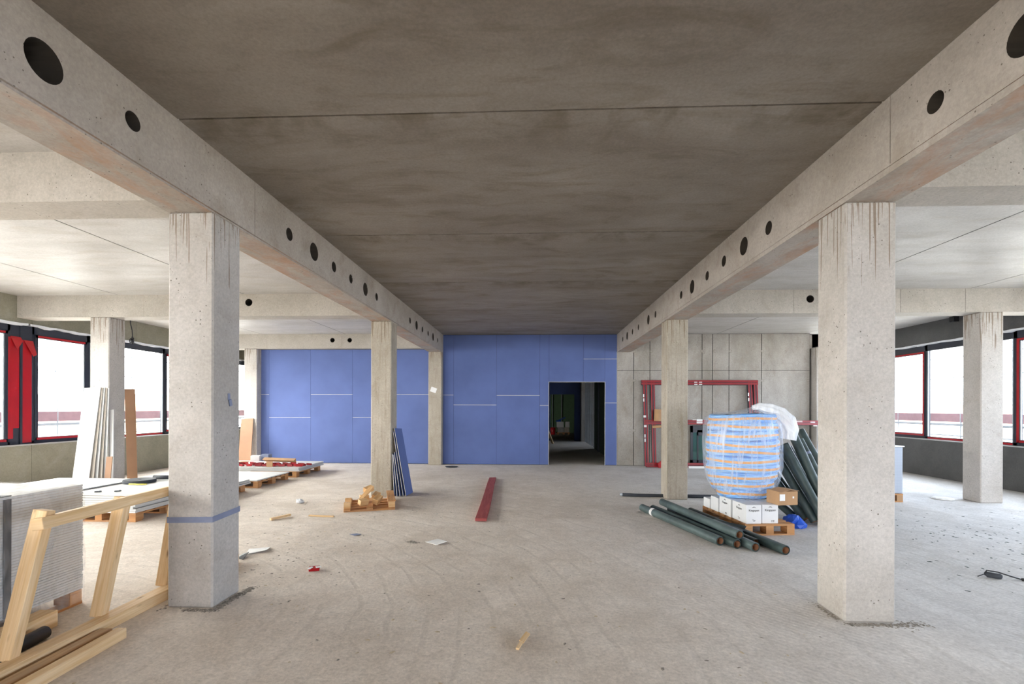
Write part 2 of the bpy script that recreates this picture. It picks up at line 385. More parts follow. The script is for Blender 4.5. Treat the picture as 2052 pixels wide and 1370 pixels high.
def empty(name, loc, label, cat, group=None):
    o = bpy.data.objects.new(name, None); COL.objects.link(o); o.location = loc; o.empty_display_size = 0.1
    return tag(o, label, cat, group)
def part(mb, name, mats, root, bevel=0.0, label=None):
    """mb is in world coordinates; part sits under root (unrotated)"""
    base = Vector(root.location); p = root.parent
    while p is not None: base += Vector(p.location); p = p.parent
    me_o = mb.build(name, mats, None, (0, 0, 0), bevel)
    me = me_o.data
    for v in me.vertices: v.co = v.co - base
    me_o.parent = root
    if label: me_o['label'] = label
    return me_o
def copy_tree(o, parent=None, loc=None, rz=None):
    c = o.copy(); COL.objects.link(c)
    if parent is not None: c.parent = parent
    if loc is not None: c.location = loc
    if rz is not None: c.rotation_euler = (0, 0, rz)
    for ch in list(o.children): copy_tree(ch, c)
    return c
def RZ(a): return Matrix.Rotation(a, 3, 'Z')
def boolean_cut(o, cut_mb):
    c = cut_mb.build('cutter', 'dark', fix=True)
    m = o.modifiers.new('cut', 'BOOLEAN'); m.object = c; m.operation = 'DIFFERENCE'; m.solver = 'EXACT'
    bpy.context.view_layer.update()
    dg = bpy.context.evaluated_depsgraph_get()
    me = bpy.data.meshes.new_from_object(o.evaluated_get(dg))
    o.modifiers.clear(); o.data = me
    bpy.data.objects.remove(c)
    return o

# ------------------------------------------------------------------ layout numbers (metres)
H, HB, HC = 3.7425, 3.2274, 3.3295                     # ceiling, main beam underside, cross beam underside
XL, XR, W, D = -2.6008, 2.3941, 0.38, 0.36             # inner faces of the column rows, column size
ROWS = [-6.0, -1.12, 3.766, 8.657, 13.48]
XLW, XRW = -9.82, 9.62                                 # inner faces of the window walls
XLO, XRO = -7.995, 7.803
YB = 13.70                                             # face of the end wall
Z_SILL, Z_HEAD = 0.88, 3.235

# ------------------------------------------------------------------ floor, ceiling
mb = MB(); mb.box((-10.15, -8.4, -0.25), (9.95, 36, 0.0)); tag(mb.build('floor', 'floor'), kind='structure')

mb = MB(); g = 0.009
ys = [-8.4, -5.85, -3.5, -1.2, 1.07, 3.38, 5.75, 7.96, 10.27, 12.6, 13.85]
for a, b in zip(ys, ys[1:]):
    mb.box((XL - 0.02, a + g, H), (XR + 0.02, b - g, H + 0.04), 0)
def bays(x0, x1, joints, y0, y1, m):
    xs = [x0] + joints + [x1]
    for a, b in zip(xs, xs[1:]): mb.box((a + g, y0, H), (b - g, y1, H + 0.04), m)
for y0, y1 in zip([-8.4] + ROWS, ROWS + [20]):
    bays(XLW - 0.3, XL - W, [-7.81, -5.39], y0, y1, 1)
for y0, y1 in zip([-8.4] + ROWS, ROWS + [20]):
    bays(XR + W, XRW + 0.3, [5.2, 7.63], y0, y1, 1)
mb.box((-10.15, 13.85, H), (9.95, 36, H + 0.04), 0)
for x in (-7.81, -5.39): mb.box((x - g, -8.4, H + 0.003), (x + g, 20, H + 0.04), 2)
for x in (5.2, 7.63): mb.box((x - g, -8.4, H + 0.003), (x + g, 20, H + 0.04), 2)
mb.box((-10.15, -8.4, H + 0.035), (9.95, 36, H + 0.3), 2)
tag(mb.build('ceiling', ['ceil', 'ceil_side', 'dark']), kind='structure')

# ------------------------------------------------------------------ main beams with service holes
def line_holes(o, holes, ax):
    # service hole insides get a dark colour standing in for recess shade
    o.data.materials.clear(); o.data.materials.append(M['beam'] if ax == 0 else M['cross']); o.data.materials.append(M['sleeve'])
    L = Vector(o.location)
    for p in o.data.polygons:
        vs = [o.data.vertices[i].co + L for i in p.vertices]
        ins = any(all(((v.y if ax == 0 else v.x) - h[0]) ** 2 + (v.z - h[1]) ** 2 < (h[2] * 1.03) ** 2 for v in vs) for h in holes)
        p.material_index = 1 if ins else 0
def main_beam(x0, x1, inner, holes, joints, label, lip):
    mb = MB(); mb.box((x0, -8.4, HB), (x1, YB + 0.15, H + 0.01))
    o = mb.build('ceiling_beam', 'beam', None, ((x0 + x1) / 2, 3, HB))
    cut = MB()
    s_ = 1 if inner == x1 else -1
    for (y, z, r) in holes:
        cut.tube([(inner + s_ * 0.1, y, z), (inner - s_ * 0.30, y, z)], r, 28)
    boolean_cut(o, cut)
    line_holes(o, holes, 0)
    cut = MB()
    for y in joints: cut.box((inner - 0.006, y - 0.004, HB + (0.06 if lip else -0.02)), (inner + 0.006, y + 0.004, H - 0.002))
    if not lip:
        boolean_cut(o, cut); cut = MB(); cut.box((inner - 0.016, -8.3, HB - 0.01), (inner + 0.01, YB - 0.25, HB + 0.016))
    if lip: cut.box((inner - 0.006, -8.2, HB + 0.040), (inner + 0.006, YB + 0.1, HB + 0.048))
    boolean_cut(o, cut)
    for p in o.data.polygons: p.use_smooth = False
    tag(o, label, 'beam', 'concrete main beams')
    return o
hl = [(2.423, 3.473, .104), (2.985, 3.492, .060), (4.978, 3.482, .067), (5.553, 3.483, .104), (6.119, 3.471, .067), (6.699, 3.471, .063),
      (7.29, 3.469, .100), (7.82, 3.475, .063), (9.98, 3.475, .065), (10.55, 3.475, .10), (11.12, 3.475, .065), (11.72, 3.475, .063), (12.31, 3.475, .10), (12.92, 3.475, .063), (0.1, 3.475, .1), (-2.6, 3.475, .1)]
hr = [(2.42, 3.47, .104), (2.951, 3.468, .061), (4.964, 3.477, .068), (5.537, 3.485, .100), (6.103, 3.489, .067), (6.678, 3.463, .063),
      (7.30, 3.47, .100), (7.83, 3.47, .063), (9.45, 3.475, .065), (10.02, 3.475, .10), (10.95, 3.475, .065), (11.6, 3.475, .065), (12.25, 3.475, .10), (12.85, 3.475, .065), (0.1, 3.475, .1), (-2.6, 3.475, .1)]
main_beam(XL - W, XL, XL, hl, [4.346, 6.75, 7.371, 8.826, 10.98, -1.9], 'long concrete ceiling beam with round holes on the left column row', False)
main_beam(XR, XR + W, XR, hr, [3.31, 5.428, 6.62, 7.364, 7.625, 8.9, -1.9], 'long concrete ceiling beam with round holes on the right column row', True)

def cross_beam(x0, x1, y0, holes, joints, label, y1=None):
    mb = MB(); mb.box((x0, y0, HC), (x1, y1 or y0 + D, H + 0.01))
    o = mb.build('cross_beam', 'cross', None, ((x0 + x1) / 2, y0, HC))
    if holes:
        cut = MB()
        for (x, z, r) in holes: cut.tube([(x, y0 - 0.2, z), (x, y0 + D - 0.05, z)], r, 24)
        boolean_cut(o, cut)
        line_holes(o, holes, 1)
    if joints:
        cut = MB()
        for x in joints: cut.box((x - 0.004, y0 - 0.006, HC - 0.02), (x + 0.004, y0 + 0.006, H - 0.002))
        boolean_cut(o, cut)
    for p in o.data.polygons: p.use_smooth = False
    tag(o, label, 'beam', 'concrete cross beams'); return o
cross_beam(XLW, XL - W, ROWS[2], [], [], 'nearest concrete cross beam of the left bay, at the upper left corner')
cross_beam(XLW, XL - W, ROWS[3], [(-5.294, 3.585, .068)], [-7.32], 'middle concrete cross beam of the left bay with one round hole')
cross_beam(XLW, XL - W, ROWS[4], [(-5.768, 3.566, .065), (-5.264, 3.565, .065)], [-7.70, -5.49], 'far concrete cross beam of the left bay with two round holes above the blue wall')
cross_beam(XR + W, XRW, ROWS[2], [], [], 'nearest concrete cross beam of the right bay, at the upper right edge')
cross_beam(XR + W, XRW, ROWS[3], [(4.899, 3.578, .066)], [4.614, 6.445, 7.541], 'concrete cross beam of the right bay with one round hole')
for yr in ROWS[:2]:
    cross_beam(XLW, XL - W, yr, [], [], 'concrete cross beam of the left bay behind the viewpoint')
    cross_beam(XR + W, XRW, yr, [], [], 'concrete cross beam of the right bay behind the viewpoint')

# ------------------------------------------------------------------ columns
def column(x0, y0, label, top, mat='col'):
    mb = MB(); mb.box((x0, y0, 0.0), (x0 + W, y0 + D, top))
    o = mb.build('concrete_column', mat, None, (x0 + W / 2, y0 + D / 2, 0), bevel=0.013)
    return tag(o, label, 'column', 'square concrete columns')
c1 = column(XL - W, ROWS[2], 'nearest concrete column on the left, wrapped with a blue-grey tape band', HB)
column(XR, ROWS[2], 'nearest concrete column on the right, with dark drip stains at its top', HB)
column(XL - W, ROWS[3], 'concrete column of the left row behind the small broken pallet', HB, 'colw')
column(XR, ROWS[3], 'concrete column of the right row in front of the red window frame', HB, 'colw')
c3 = column(XL - W, ROWS[4], 'concrete column at the blue wall with a white note on it', HB, 'colw')
column(XLO - W, ROWS[3], 'concrete column by the left windows with boards leaning on it', HC)
column(XLO - W, ROWS[4], 'concrete column at the left end of the blue wall', HC)
column(XRO, ROWS[3], 'concrete column standing before the right windows', HC)
column(XRO, ROWS[4], 'far concrete column beyond the end of the grey concrete wall', HC)
column(XLO - W, ROWS[2], 'concrete column by the left windows just outside the picture', HC)
column(XRO, ROWS[2], 'concrete column by the right windows just outside the picture', HC)
for yr in ROWS[:2]:
    for x in (XL - W, XR): column(x, yr, 'concrete column behind the viewpoint', HB)
    for x in (XLO - W, XRO): column(x, yr, 'concrete column by the windows behind the viewpoint', HC)
# tape band, blue patch, paper note
def wpart(mb, name, mats, obj, label=None, bevel=0):
    o = mb.build(name, mats, None, (0, 0, 0), bevel)
    for v in o.data.vertices: v.co = v.co - obj.location
    o.parent = obj
    if label: o['label'] = label
    return o
mb = MB(); e = 0.0025
zt = [(0.694, 0.742), (0.700, 0.748), (0.742, 0.786), (0.735, 0.782)]
cs = [(XL - W - e, ROWS[2] - e), (XL + e, ROWS[2] - e), (XL + e, ROWS[2] + D + e), (XL - W - e, ROWS[2] + D + e)]
for i in range(4):
    j = (i + 1) % 4; b = len(mb.v)
    (xa, ya), (xb, yb) = cs[i], cs[j]
    za, zb = ((0.690, 0.738), (0.700, 0.748), (0.712, 0.760), (0.700, 0.748))[i], ((0.690, 0.738), (0.700, 0.748), (0.712, 0.760), (0.700, 0.748))[j]
    mb.v += [Vector((xa, ya, za[0])), Vector((xb, yb, zb[0])), Vector((xb, yb, zb[1])), Vector((xa, ya, za[1]))]
    mb.face([b, b + 1, b + 2, b + 3], 0)
wpart(mb, 'tape_band', 'tape', c1, 'blue-grey adhesive tape band')
mb = MB(); mb.box((XL, 3.955, 1.70), (XL + 0.004, 3.985, 1.755)); mb.frame((XL + 0.006, 3.985, 1.675), (0.006, 0.035, 0.055), Matrix.Rotation(0.25, 3, 'X'))
wpart(mb, 'tape_patch', 'tape', c1, 'small blue plastic patch')
mb = MB(); mb.frame((-2.83, ROWS[4] - 0.004, 2.14), (0.17, 0.004, 0.14), Matrix.Rotation(0.35, 3, 'Y'))
wpart(mb, 'paper_note', 'white', c3, 'white paper note stuck on at an angle')

# ------------------------------------------------------------------ end walls
def blue_boards(name, x0, x1, z1, joints, yf=YB):
    """joints: [(xa, xb, [z splits], z0)]"""
    mb = MB()
    for (xa, xb, zs, z0) in joints:
        zz = [z0] + zs + [z1]
        for a, b in zip(zz, zz[1:]):
            mb.box((xa + 0.0025, yf, a + (0.006 if a > z0 else 0.012)), (xb - 0.0025, yf + 0.013, b - (0.006 if b < z1 else 0.012)), 0)
            if b < z1: mb.box((xa + 0.004, yf + 0.003, b - 0.010), (xb - 0.004, yf + 0.012, b + 0.010), 1)
        mb.box((xa, yf + 0.0135, z0 + 0.005), (xb, yf + 0.12, z1 - 0.002), 2)
    return tag(mb.build(name, ['blue', 'plaster_white', 'dark']), kind='structure')
blue_boards('wall_back', XL, XR, H, [(-2.6, -2.295, [2.0], 0), (-2.295, -1.046, [1.716], 0), (-1.046, 0.197, [1.99], 0), (0.197, 0.46, [1.707], 0),
             (0.46, 1.44, [], 2.375), (1.44, 2.05, [3.036], 2.375), (2.05, 2.392, [1.783, 3.036], 0)])
blue_boards('wall_back_left', -8.0, XL - W, HC, [(-8.0, -7.76, [2.01], 0), (-7.76, -6.51, [1.336], 0), (-6.51, -5.26, [2.012], 0), (-5.26, -4.01, [1.344], 0), (-4.01, -2.98, [2.016], 0)])
mb = MB()                                             # plaster edge round the door opening
mb.box((0.448, YB - 0.002, 0), (0.460, YB + 0.12, 2.375)); mb.box((2.05, YB - 0.002, 0), (2.062, YB + 0.12, 2.375)); mb.box((0.448, YB - 0.002, 2.375), (2.062, YB + 0.12, 2.385))
mb.box((2.388, YB - 0.006, 0), (2.396, YB + 0.1, HB))
tag(mb.build('door_1', 'plaster_white'), kind='structure')

mb = MB()
xj = [XR, 2.865, 3.32, 4.22, 4.779, 5.071, 5.527, 6.423, 7.75]
for a, b in zip(xj, xj[1:]):
    for z0, z1 in ((0, 2.706), (2.706, H)):
        top = z1
        mb.box((a + 0.009, YB, z0 + 0.006), (b - 0.009, YB + 0.02, top - 0.006), 0)
mb.box((XR, YB + 0.012, 0), (7.75, YB + 0.3, H), 1)
wr_ = mb.build('wall_back_right', ['wallc', 'dark']); tag(wr_, kind='structure')
mb = MB()
for x in (2.87, 3.34, 4.75, 5.11, 5.54, 6.43, 7.68):
    for z in (3.25, 2.42, 1.0):
        mb.tube([(x + 0.02, YB - 0.001, z), (x + 0.02, YB + 0.01, z)], 0.042, 16, 0); mb.tube([(x + 0.02, YB - 0.002, z), (x + 0.02, YB + 0.01, z)], 0.034, 16, 1)
o = mb.build('tie_holes', ['parapet', 'wallc']); o.parent = wr_

# ------------------------------------------------------------------ window walls and windows
def window_wall(name, xi, sgn, mat, y0, y1, joints):
    mb = MB(); xo = xi + sgn * 0.33; lo, hi = min(xi, xo), max(xi, xo)
    js = [y0] + joints + [y1]
    for a, b in zip(js, js[1:]):
        mb.box((lo, a + 0.004, 0), (hi, b - 0.004, Z_SILL), 0); mb.box((lo, a + 0.003, Z_HEAD), (hi, b - 0.003, H + 0.02), 0)
    xa, xb = xi + sgn * 0.02, xi + sgn * 0.33; lo, hi = min(xa, xb), max(xa, xb)
    mb.box((lo, y0, 0), (hi, y1, Z_SILL - 0.01), 1); mb.box((lo, y0, Z_HEAD + 0.01), (hi, y1, H + 0.02), 1)
    xa, xb = xi - sgn * 0.004, xi + sgn * 0.33; lo, hi = min(xa, xb), max(xa, xb)
    mb.box((lo, y0, Z_SILL), (hi, y1, Z_SILL + 0.022), 2)
    return tag(mb.build(name, [mat, 'dark', 'sill']), kind='structure')
window_wall('wall_left', XLW, -1, 'parapet', -8.4, 19.0, [-6, -3.4, -1.0, 1.5, 4.0, 6.3, 8.93, 11.4, 13.8, 16.2])
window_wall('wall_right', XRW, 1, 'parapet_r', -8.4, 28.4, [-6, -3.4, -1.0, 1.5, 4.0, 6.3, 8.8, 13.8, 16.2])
mb = MB(); mb.box((XLW - 0.33, 19.0, 0), (XLW, 36, H)); tag(mb.build('wall_left_far', 'parapet'), kind='structure')
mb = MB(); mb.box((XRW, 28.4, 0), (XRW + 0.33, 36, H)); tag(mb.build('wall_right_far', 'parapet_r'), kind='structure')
mb = MB(); mb.box((-10.15, -8.5, 0), (9.95, -8.2, 0.12)); mb.box((-10.15, -8.5, Z_HEAD), (9.95, -8.2, H)); mb.box((-4.9, -8.5, 0), (4.9, -8.2, H)); tag(mb.build('wall_rear', 'parapet'), kind='structure')  # unseen wall; its centre is closed to dim the inner beam faces
mb = MB(); mb.box((-10.15, 35.7, 0), (9.95, 36, H)); tag(mb.build('wall_far', 'green'), kind='structure')

WN = [0]
def window_unit(xi, sgn, y0, y1, detail, flip=False):
    """three lights: opening sash, wide fixed pane, opening sash; xi inner wall face"""
    WN[0] += 1
    xf = xi + sgn * 0.10                               # inner face of the profile
    def bx(mb, y_a, z_a, y_b, z_b, off=0.0, dep=0.075, m=0):
        a, b = xf + sgn * off, xf + sgn * (off + dep); mb.box((min(a, b), y_a, z_a), (max(a, b), y_b, z_b), m)
    L = y1 - y0; m1, m2 = y0 + L * 0.262, y0 + L * 0.738
    zb, zt = Z_SILL + 0.022, Z_HEAD - 0.01
    root = empty('window_%d' % WN[0], (xf, y0, zb), None, None); root['kind'] = 'structure'
    mb = MB()
    bx(mb, y0, zb, y1, zb + 0.06); bx(mb, y0, zt - 0.16, y1, zt); bx(mb, y0, zb, y0 + 0.05, zt); bx(mb, y1 - 0.05, zb, y1, zt)
    bx(mb, m1 - 0.04, zb, m1 + 0.04, zt); bx(mb, m2 - 0.04, zb, m2 + 0.04, zt)
    part(mb, 'window_frame', 'frame', root, bevel=0.004)
    za, zz = zb + 0.06, zt - 0.16
    for (a, b) in ((y0 + 0.05, m1 - 0.04), (m2 + 0.04, y1 - 0.05)):
        mb = MB(); s_ = 0.06
        for (q0, r0, q1, r1) in ((a, za, b, za + s_), (a, zz - s_, b, zz), (a, za, a + s_, zz), (b - s_, za, b, zz)): bx(mb, q0, r0, q1, r1, -0.015, 0.07)
        sash = part(mb, 'window_sash', 'frame', root, bevel=0.003)
        if detail:                                     # red film left on the profiles
            mb = MB()
            full = sgn > 0
            bx(mb, a + 0.03, za + 0.008, b - 0.03, za + s_ - 0.010, -0.020, 0.004)
            bx(mb, a + 0.05, zz - s_ + 0.014, b - 0.05, zz - 0.010, -0.020, 0.004)
            if full:
                bx(mb, a + 0.006, za + 0.01, a + s_ - 0.008, zz - 0.01, -0.020, 0.004); bx(mb, b - s_ + 0.008, za + 0.01, b - 0.006, zz - 0.01, -0.020, 0.004)
            part(mb, 'protective_film', 'red', sash, label='red protective film strips')
        mb = MB(); bx(mb, a + s_, za + s_, b - s_, zz - s_, 0.02, 0.006); part(mb, 'glass_pane', 'glass', sash)
        mb = MB(); bx(mb, b - s_ - 0.02, za + s_, b - s_, zz - s_, -0.004, 0.02); part(mb, 'glazing_bead', 'gasket', sash)
    mb = MB(); bx(mb, m1 + 0.04, za, m2 - 0.04, zz, 0.02, 0.006); part(mb, 'glass_pane', 'glass', root)
    mb = MB(); bx(mb, m2 - 0.06, za, m2 - 0.04, zz, -0.004, 0.02); bx(mb, m1 + 0.04, za, m1 + 0.055, zz, -0.004, 0.02); part(mb, 'glazing_bead', 'gasket', root)
    if detail:
        mb = MB(); bx(mb, m1 + 0.05, zb + 0.008, m2 - 0.05, zb + 0.045, -0.006, 0.004); part(mb, 'protective_film', 'red', root, label='red protective film on the bottom rail')
    mb = MB(); n = int(L / 0.12); b0 = len(mb.v)       # ragged sealing foam under the lintel
    rr = random.Random(WN[0])
    for i in range(n + 1):
        y = y0 - 0.15 + (L + 0.35) * i / n; dz = rr.uniform(-0.025, 0.012); dx = rr.uniform(0.0, 0.035)
        for (xx, zz2) in ((xi - sgn * (0.004 + dx), Z_HEAD + 0.008 + dz * 0.3), (xi - sgn * (0.008 + dx), Z_HEAD - 0.030 + dz), (xi + sgn * 0.10, Z_HEAD - 0.020 + dz), (xi + sgn * 0.10, Z_HEAD + 0.0)):
            mb.v.append(Vector((xx, y, zz2)))
    for i in range(n):
        for k in range(4):
            k2 = (k + 1) % 4; mb.face([b0 + i * 4 + k, b0 + i * 4 + k2, b0 + (i + 1) * 4 + k2, b0 + (i + 1) * 4 + k], 0)
    part(mb, 'sealing_foam', 'foam', root, label='ragged white sealing foam')
    return root
for i in range(6):
    y1_ = 8.63 + 4.97 * (i - 3)
    window_unit(XLW, -1, y1_ - 4.58, y1_, i in (3, 4))
    # cladding post between two units, red film
    if i >= 0:
        mb = MB(); mb.box((XLW - 0.19, y1_, Z_SILL + 0.022), (XLW - 0.105, y1_ + 0.39, Z_HEAD - 0.01), 0)
        if i in (3, 4):
            mb.box((XLW - 0.103, y1_ + 0.0, 1.22 if i == 3 else 0.95), (XLW - 0.098, y1_ + 0.155, 2.98), 1)
            mb.box((XLW - 0.103, y1_ - 0.05, 1.02), (XLW - 0.099, y1_ + 0.05, 2.96), 1)
            mb.box((XLW - 0.103, y1_ + 0.215, 0.93), (XLW - 0.098, y1_ + 0.385, 2.93), 1)
        mb.box((XLW - 0.108, y1_ + 0.165, Z_SILL + 0.03), (XLW - 0.085, y1_ + 0.205, Z_HEAD - 0.02), 0)
        t_ = mb.build('trim_%d' % (i + 1), ['frame', 'red']); tag(t_, kind='structure')
        if i == 3:                                     # film flaps peeling off
            mb = MB()
            for pts in (((8.64, 2.93), (8.80, 2.98), (8.80, 2.90), (8.70, 2.72)), ((8.86, 2.93), (9.03, 2.93), (9.06, 2.66), (8.99, 2.62))):
                b = len(mb.v)
                for k, (y, z) in enumerate(pts): mb.v.append(Vector((XLW - 0.09 + (0.0 if k < 2 else 0.05), y, z)))
                for k, (y, z) in enumerate(pts): mb.v.append(Vector((XLW - 0.088 + (0.0 if k < 2 else 0.05), y, z)))
                mb.face([b, b + 1, b + 2, b + 3], 0); mb.face([b + 7, b + 6, b + 5, b + 4], 0)
                for k in range(4): mb.face([b + k, b + 4 + k, b + 4 + (k + 1) % 4, b + (k + 1) % 4], 0)
            o = mb.build('film_flap', 'red'); o.parent = t_
for i in range(7):
    y0_ = 8.85 + 4.95 * (i - 3)
    window_unit(XRW, 1, y0_, y0_ + 4.57, i == 3)
    mb = MB(); mb.box((XRW + 0.105, y0_ - 0.38, Z_SILL + 0.022), (XRW + 0.19, y0_, Z_HEAD - 0.01), 0); tag(mb.build('trim_%d' % (i + 10), 'frame'), kind='structure')
for k in (0, 3):
    root = empty('window_%d' % (30 + k), (-7.2 + 4.8 * k, -8.3, 0.9), None, None); root['kind'] = 'structure'
    x0, x1 = -9.8 + 4.9 * k, -4.95 + 4.9 * k; mb = MB()
    for a in ((x0, .12, x0 + .06, Z_HEAD), (x1 - .06, .12, x1, Z_HEAD), (x0, .12, x1, .18), (x0, Z_HEAD - .08, x1, Z_HEAD), ((x0 + x1) / 2 - .04, .12, (x0 + x1) / 2 + .04, Z_HEAD)):
        mb.box((a[0], -8.4, a[1]), (a[2], -8.32, a[3]))
    part(mb, 'window_frame', 'frame', root)

# ------------------------------------------------------------------ rooms beyond the door
def shell(name, parts, mats):
    mb = MB()
    for (lo, hi, m) in parts: mb.box(lo, hi, m)
    return tag(mb.build(name, mats), kind='structure')
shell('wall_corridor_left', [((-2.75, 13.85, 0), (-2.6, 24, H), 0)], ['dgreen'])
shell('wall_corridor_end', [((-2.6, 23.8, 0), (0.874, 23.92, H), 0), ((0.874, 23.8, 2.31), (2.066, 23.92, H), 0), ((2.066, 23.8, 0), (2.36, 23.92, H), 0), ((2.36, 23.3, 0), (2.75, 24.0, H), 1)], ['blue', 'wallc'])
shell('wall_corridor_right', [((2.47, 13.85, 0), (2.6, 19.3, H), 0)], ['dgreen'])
shell('wall_stair_side', [((7.8, 13.95, 0), (7.95, 18.0, H), 0), ((2.6, 19.2, 0), (7.95, 19.3, H), 0), ((5.2, 19.3, 0), (5.35, 20.2, H), 0)], ['wallc'])
shell('wall_store_back', [((-3, 31.2, 0), (4.2, 31.3, H), 0), ((2.85, 24, 0), (2.95, 31.2, H), 1)], ['green', 'dark'])
def stud(x, y, label, w=0.06, d=0.05):
    mb = MB(); mb.box((x, y, 0), (x + 0.004, y + w, H)); mb.box((x, y, 0), (x + d, y + 0.004, H)); mb.box((x, y + w - 0.004, 0), (x + d, y + w, H))
    return tag(mb.build('metal_stud', 'steel', None, (x, y, 0)), label, 'stud', 'metal studs beyond the doorway')
for k, y in enumerate((19.35, 19.9, 20.5, 21.1, 21.7, 22.2, 22.6, 22.95)):
    stud(2.50, y, 'upright metal wall stud seen through the doorway, in the row on its right side', w=0.08, d=0.07)
stud(1.25, 31.1, 'upright metal stud on the dark green wall of the farthest room, above the red bucket')
stud(1.85, 31.1, 'upright metal stud on the dark green wall of the farthest room, above the boxes')
# small things seen through the door
def cbox(x0, y0, z0, x1, y1, z1, mat, label, cat='box', group=None, lid=True, rz=0.0):
    c = Vector(((x0 + x1) / 2, (y0 + y1) / 2, z0)); mb = MB()
    dx, dy, dz = x1 - x0, y1 - y0, z1 - z0
    mb.frame((c.x, c.y, z0 + dz / 2), (dx, dy, dz), RZ(rz))
    o = mb.build('cardboard_box', mat, None, c, bevel=0.003)
    return tag(o, label, cat, group)
cbox(1.50, 29.4, 0.13, 1.92, 29.8, 0.44, 'sill', 'grey box on a low pallet in the farthest room, left of the pale box', group='boxes in the farthest room')
cbox(1.94, 29.4, 0.13, 2.24, 29.8, 0.44, 'board_edge', 'pale box low down in the farthest room, right of the grey box', group='boxes in the farthest room')
cbox(1.48, 29.4, 0.44, 1.90, 29.8, 0.78, 'box_white', 'white box in the farthest room, upper left of the small stack', group='boxes in the farthest room')
cbox(2.00, 29.4, 0.44, 2.26, 29.8, 0.78, 'white', 'white box in the farthest room, upper right of the small stack', group='boxes in the farthest room')
mb = MB(); mb.box((1.45, 29.35, 0.09), (2.3, 29.85, 0.13)); [mb.box((x, 29.35, 0), (x + 0.1, 29.85, 0.09)) for x in (1.5, 1.85, 2.15)]
tag(mb.build('low_pallet', 'pallet', None, (1.85, 29.6, 0)), 'low wooden pallet under the boxes in the farthest room', 'pallet')
mb = MB(); mb.lathe([(0.13, 0.0), (0.17, 0.42), (0.18, 0.43), (0.16, 0.43), (0.12, 0.02)], (1.24, 29.3, 0), 20)
mb.face(list(range(20)), 0)
tag(mb.build('red_bucket', 'ext_red', None, (1.24, 29.3, 0)), 'red bucket on the floor of the farthest room', 'bucket')
mb = MB(); mb.frame((1.76, 29.55, 0.94), (0.50, 0.3, 0.05), Matrix.Rotation(-0.45, 3, 'Y')); mb.frame((1.58, 29.55, 0.825), (0.3, 0.25, 0.08), Matrix.Rotation(0.0, 3, 'Y'))
tag(mb.build('blue_plastic_sheet', 'bluebag', None, (1.7, 29.55, 0.79)), 'crumpled blue plastic sheet on the boxes in the farthest room', 'sheet')
mb = MB(); mb.beam((0.92, 21.75, 0.0), (0.55, 21.95, 0.95), 0.05, 0.09)
tag(mb.build('leaning_batten', 'pine', None, (0.92, 21.75, 0)), 'thin wooden slat leaning behind the left jamb of the doorway', 'slat')
root = empty('fire_extinguisher', (2.86, 22.6, 0), 'red fire extinguisher on a dark stand seen through the doorway', 'fire extinguisher')
mb = MB(); mb.lathe([(0.0, 0.35), (0.085, 0.36), (0.09, 0.40), (0.09, 0.82), (0.06, 0.90), (0.025, 0.93), (0.0, 0.93)], (2.86, 22.6, 0), 20); part(mb, 'cylinder_body', 'ext_red', root)
mb = MB(); mb.box((2.82, 22.5, 0.93), (2.90, 22.62, 0.99)); mb.tube([(2.86, 22.5, 0.95), (2.78, 22.45, 0.85), (2.77, 22.5, 0.55)], 0.012, 8); part(mb, 'valve_and_hose', 'cable', root)
mb = MB(); mb.box((2.80, 22.55, 0.0), (2.92, 22.65, 0.34)); part(mb, 'stand', 'frame', root)
shell('trim_20', [((2.43, 17.85, 0), (2.47, 18.0, 2.6), 0), ((2.43, 16.2, 0), (2.47, 16.3, 2.6), 0)], ['frame'])

# ------------------------------------------------------------------ outside: ground, scaffolds, houses
mb = MB(); mb.box((-90, -60, -4.3), (90, 110, -4.0)); tag(mb.build('ground', 'ground'), kind='structure')
def scaffold(x, sgn, y0, y1, label):
    root = empty('scaffold', (x, y0, -4.0), label, 'scaffold')
    y = y0
    while y <= y1 + 0.01:
        mb = MB(); mb.tube([(x, y, -4.0), (x, y, 4.6)], 0.024, 10); part(mb, 'standard_pole', 'scaf', root); y += 2.07
    for z in (0.45, 0.95, 2.45, 2.0 + 0.98):
        mb = MB(); mb.tube([(x, y0, z), (x, y1, z)], 0.014 if z > 2 else 0.024, 8); part(mb, 'guard_rail', 'scaf', root)
    mb = MB(); mb.box((x - 0.02, y0, 1.30), (x + 0.02, y1, 1.52)); part(mb, 'guard_board', 'toe', root, label='red-brown guard board')
    mb = MB(); mb.box((x - 0.03, y0, 1.20), (x + 0.03, y1, 1.26)); part(mb, 'ledger', 'scaf', root)
    return root
scaffold(-11.0, -1, -6.0, 21.0, 'grey tube scaffold with a red-brown guard board outside the left windows')
scaffold(10.9, 1, -6.0, 27.0, 'grey tube scaffold with a red-brown guard board outside the right windows')
def house(x, y, w, d, h, rz, label):
    c = Vector((x, y, -4.0)); root = empty('house', c, label, 'house', 'pale houses outside the windows'); root.rotation_euler = (0, 0, rz)
    def P(mb, name, mat): o = mb.build(name, mat); o.parent = root; return o
    mb = MB(); mb.box((-w / 2, -d / 2, 0), (w / 2, d / 2, h)); P(mb, 'house_wall', 'house')
    mb = MB(); mb.prism([(-d / 2 - .4, h), (d / 2 + .4, h), (0, h + d * 0.35)], 'x', -w / 2 - .3, w / 2 + .3); P(mb, 'roof', 'roof')
    for sx in (-1, 1):
        for k in range(4):
            mb = MB(); xx = -w / 2 + (k + 0.5) * w / 4
            mb.box((xx - .5, sx * d / 2 - .05, h * .45), (xx + .5, sx * d / 2 + .05, h * .8)); P(mb, 'house_window', 'frame')
house(-48, 34, 20, 10, 3.0, 0.5, 'low pale house with a tiled roof outside the left windows')
house(-62, 62, 24, 11, 3.4, 0.3, 'distant pale house farther off outside the left windows')
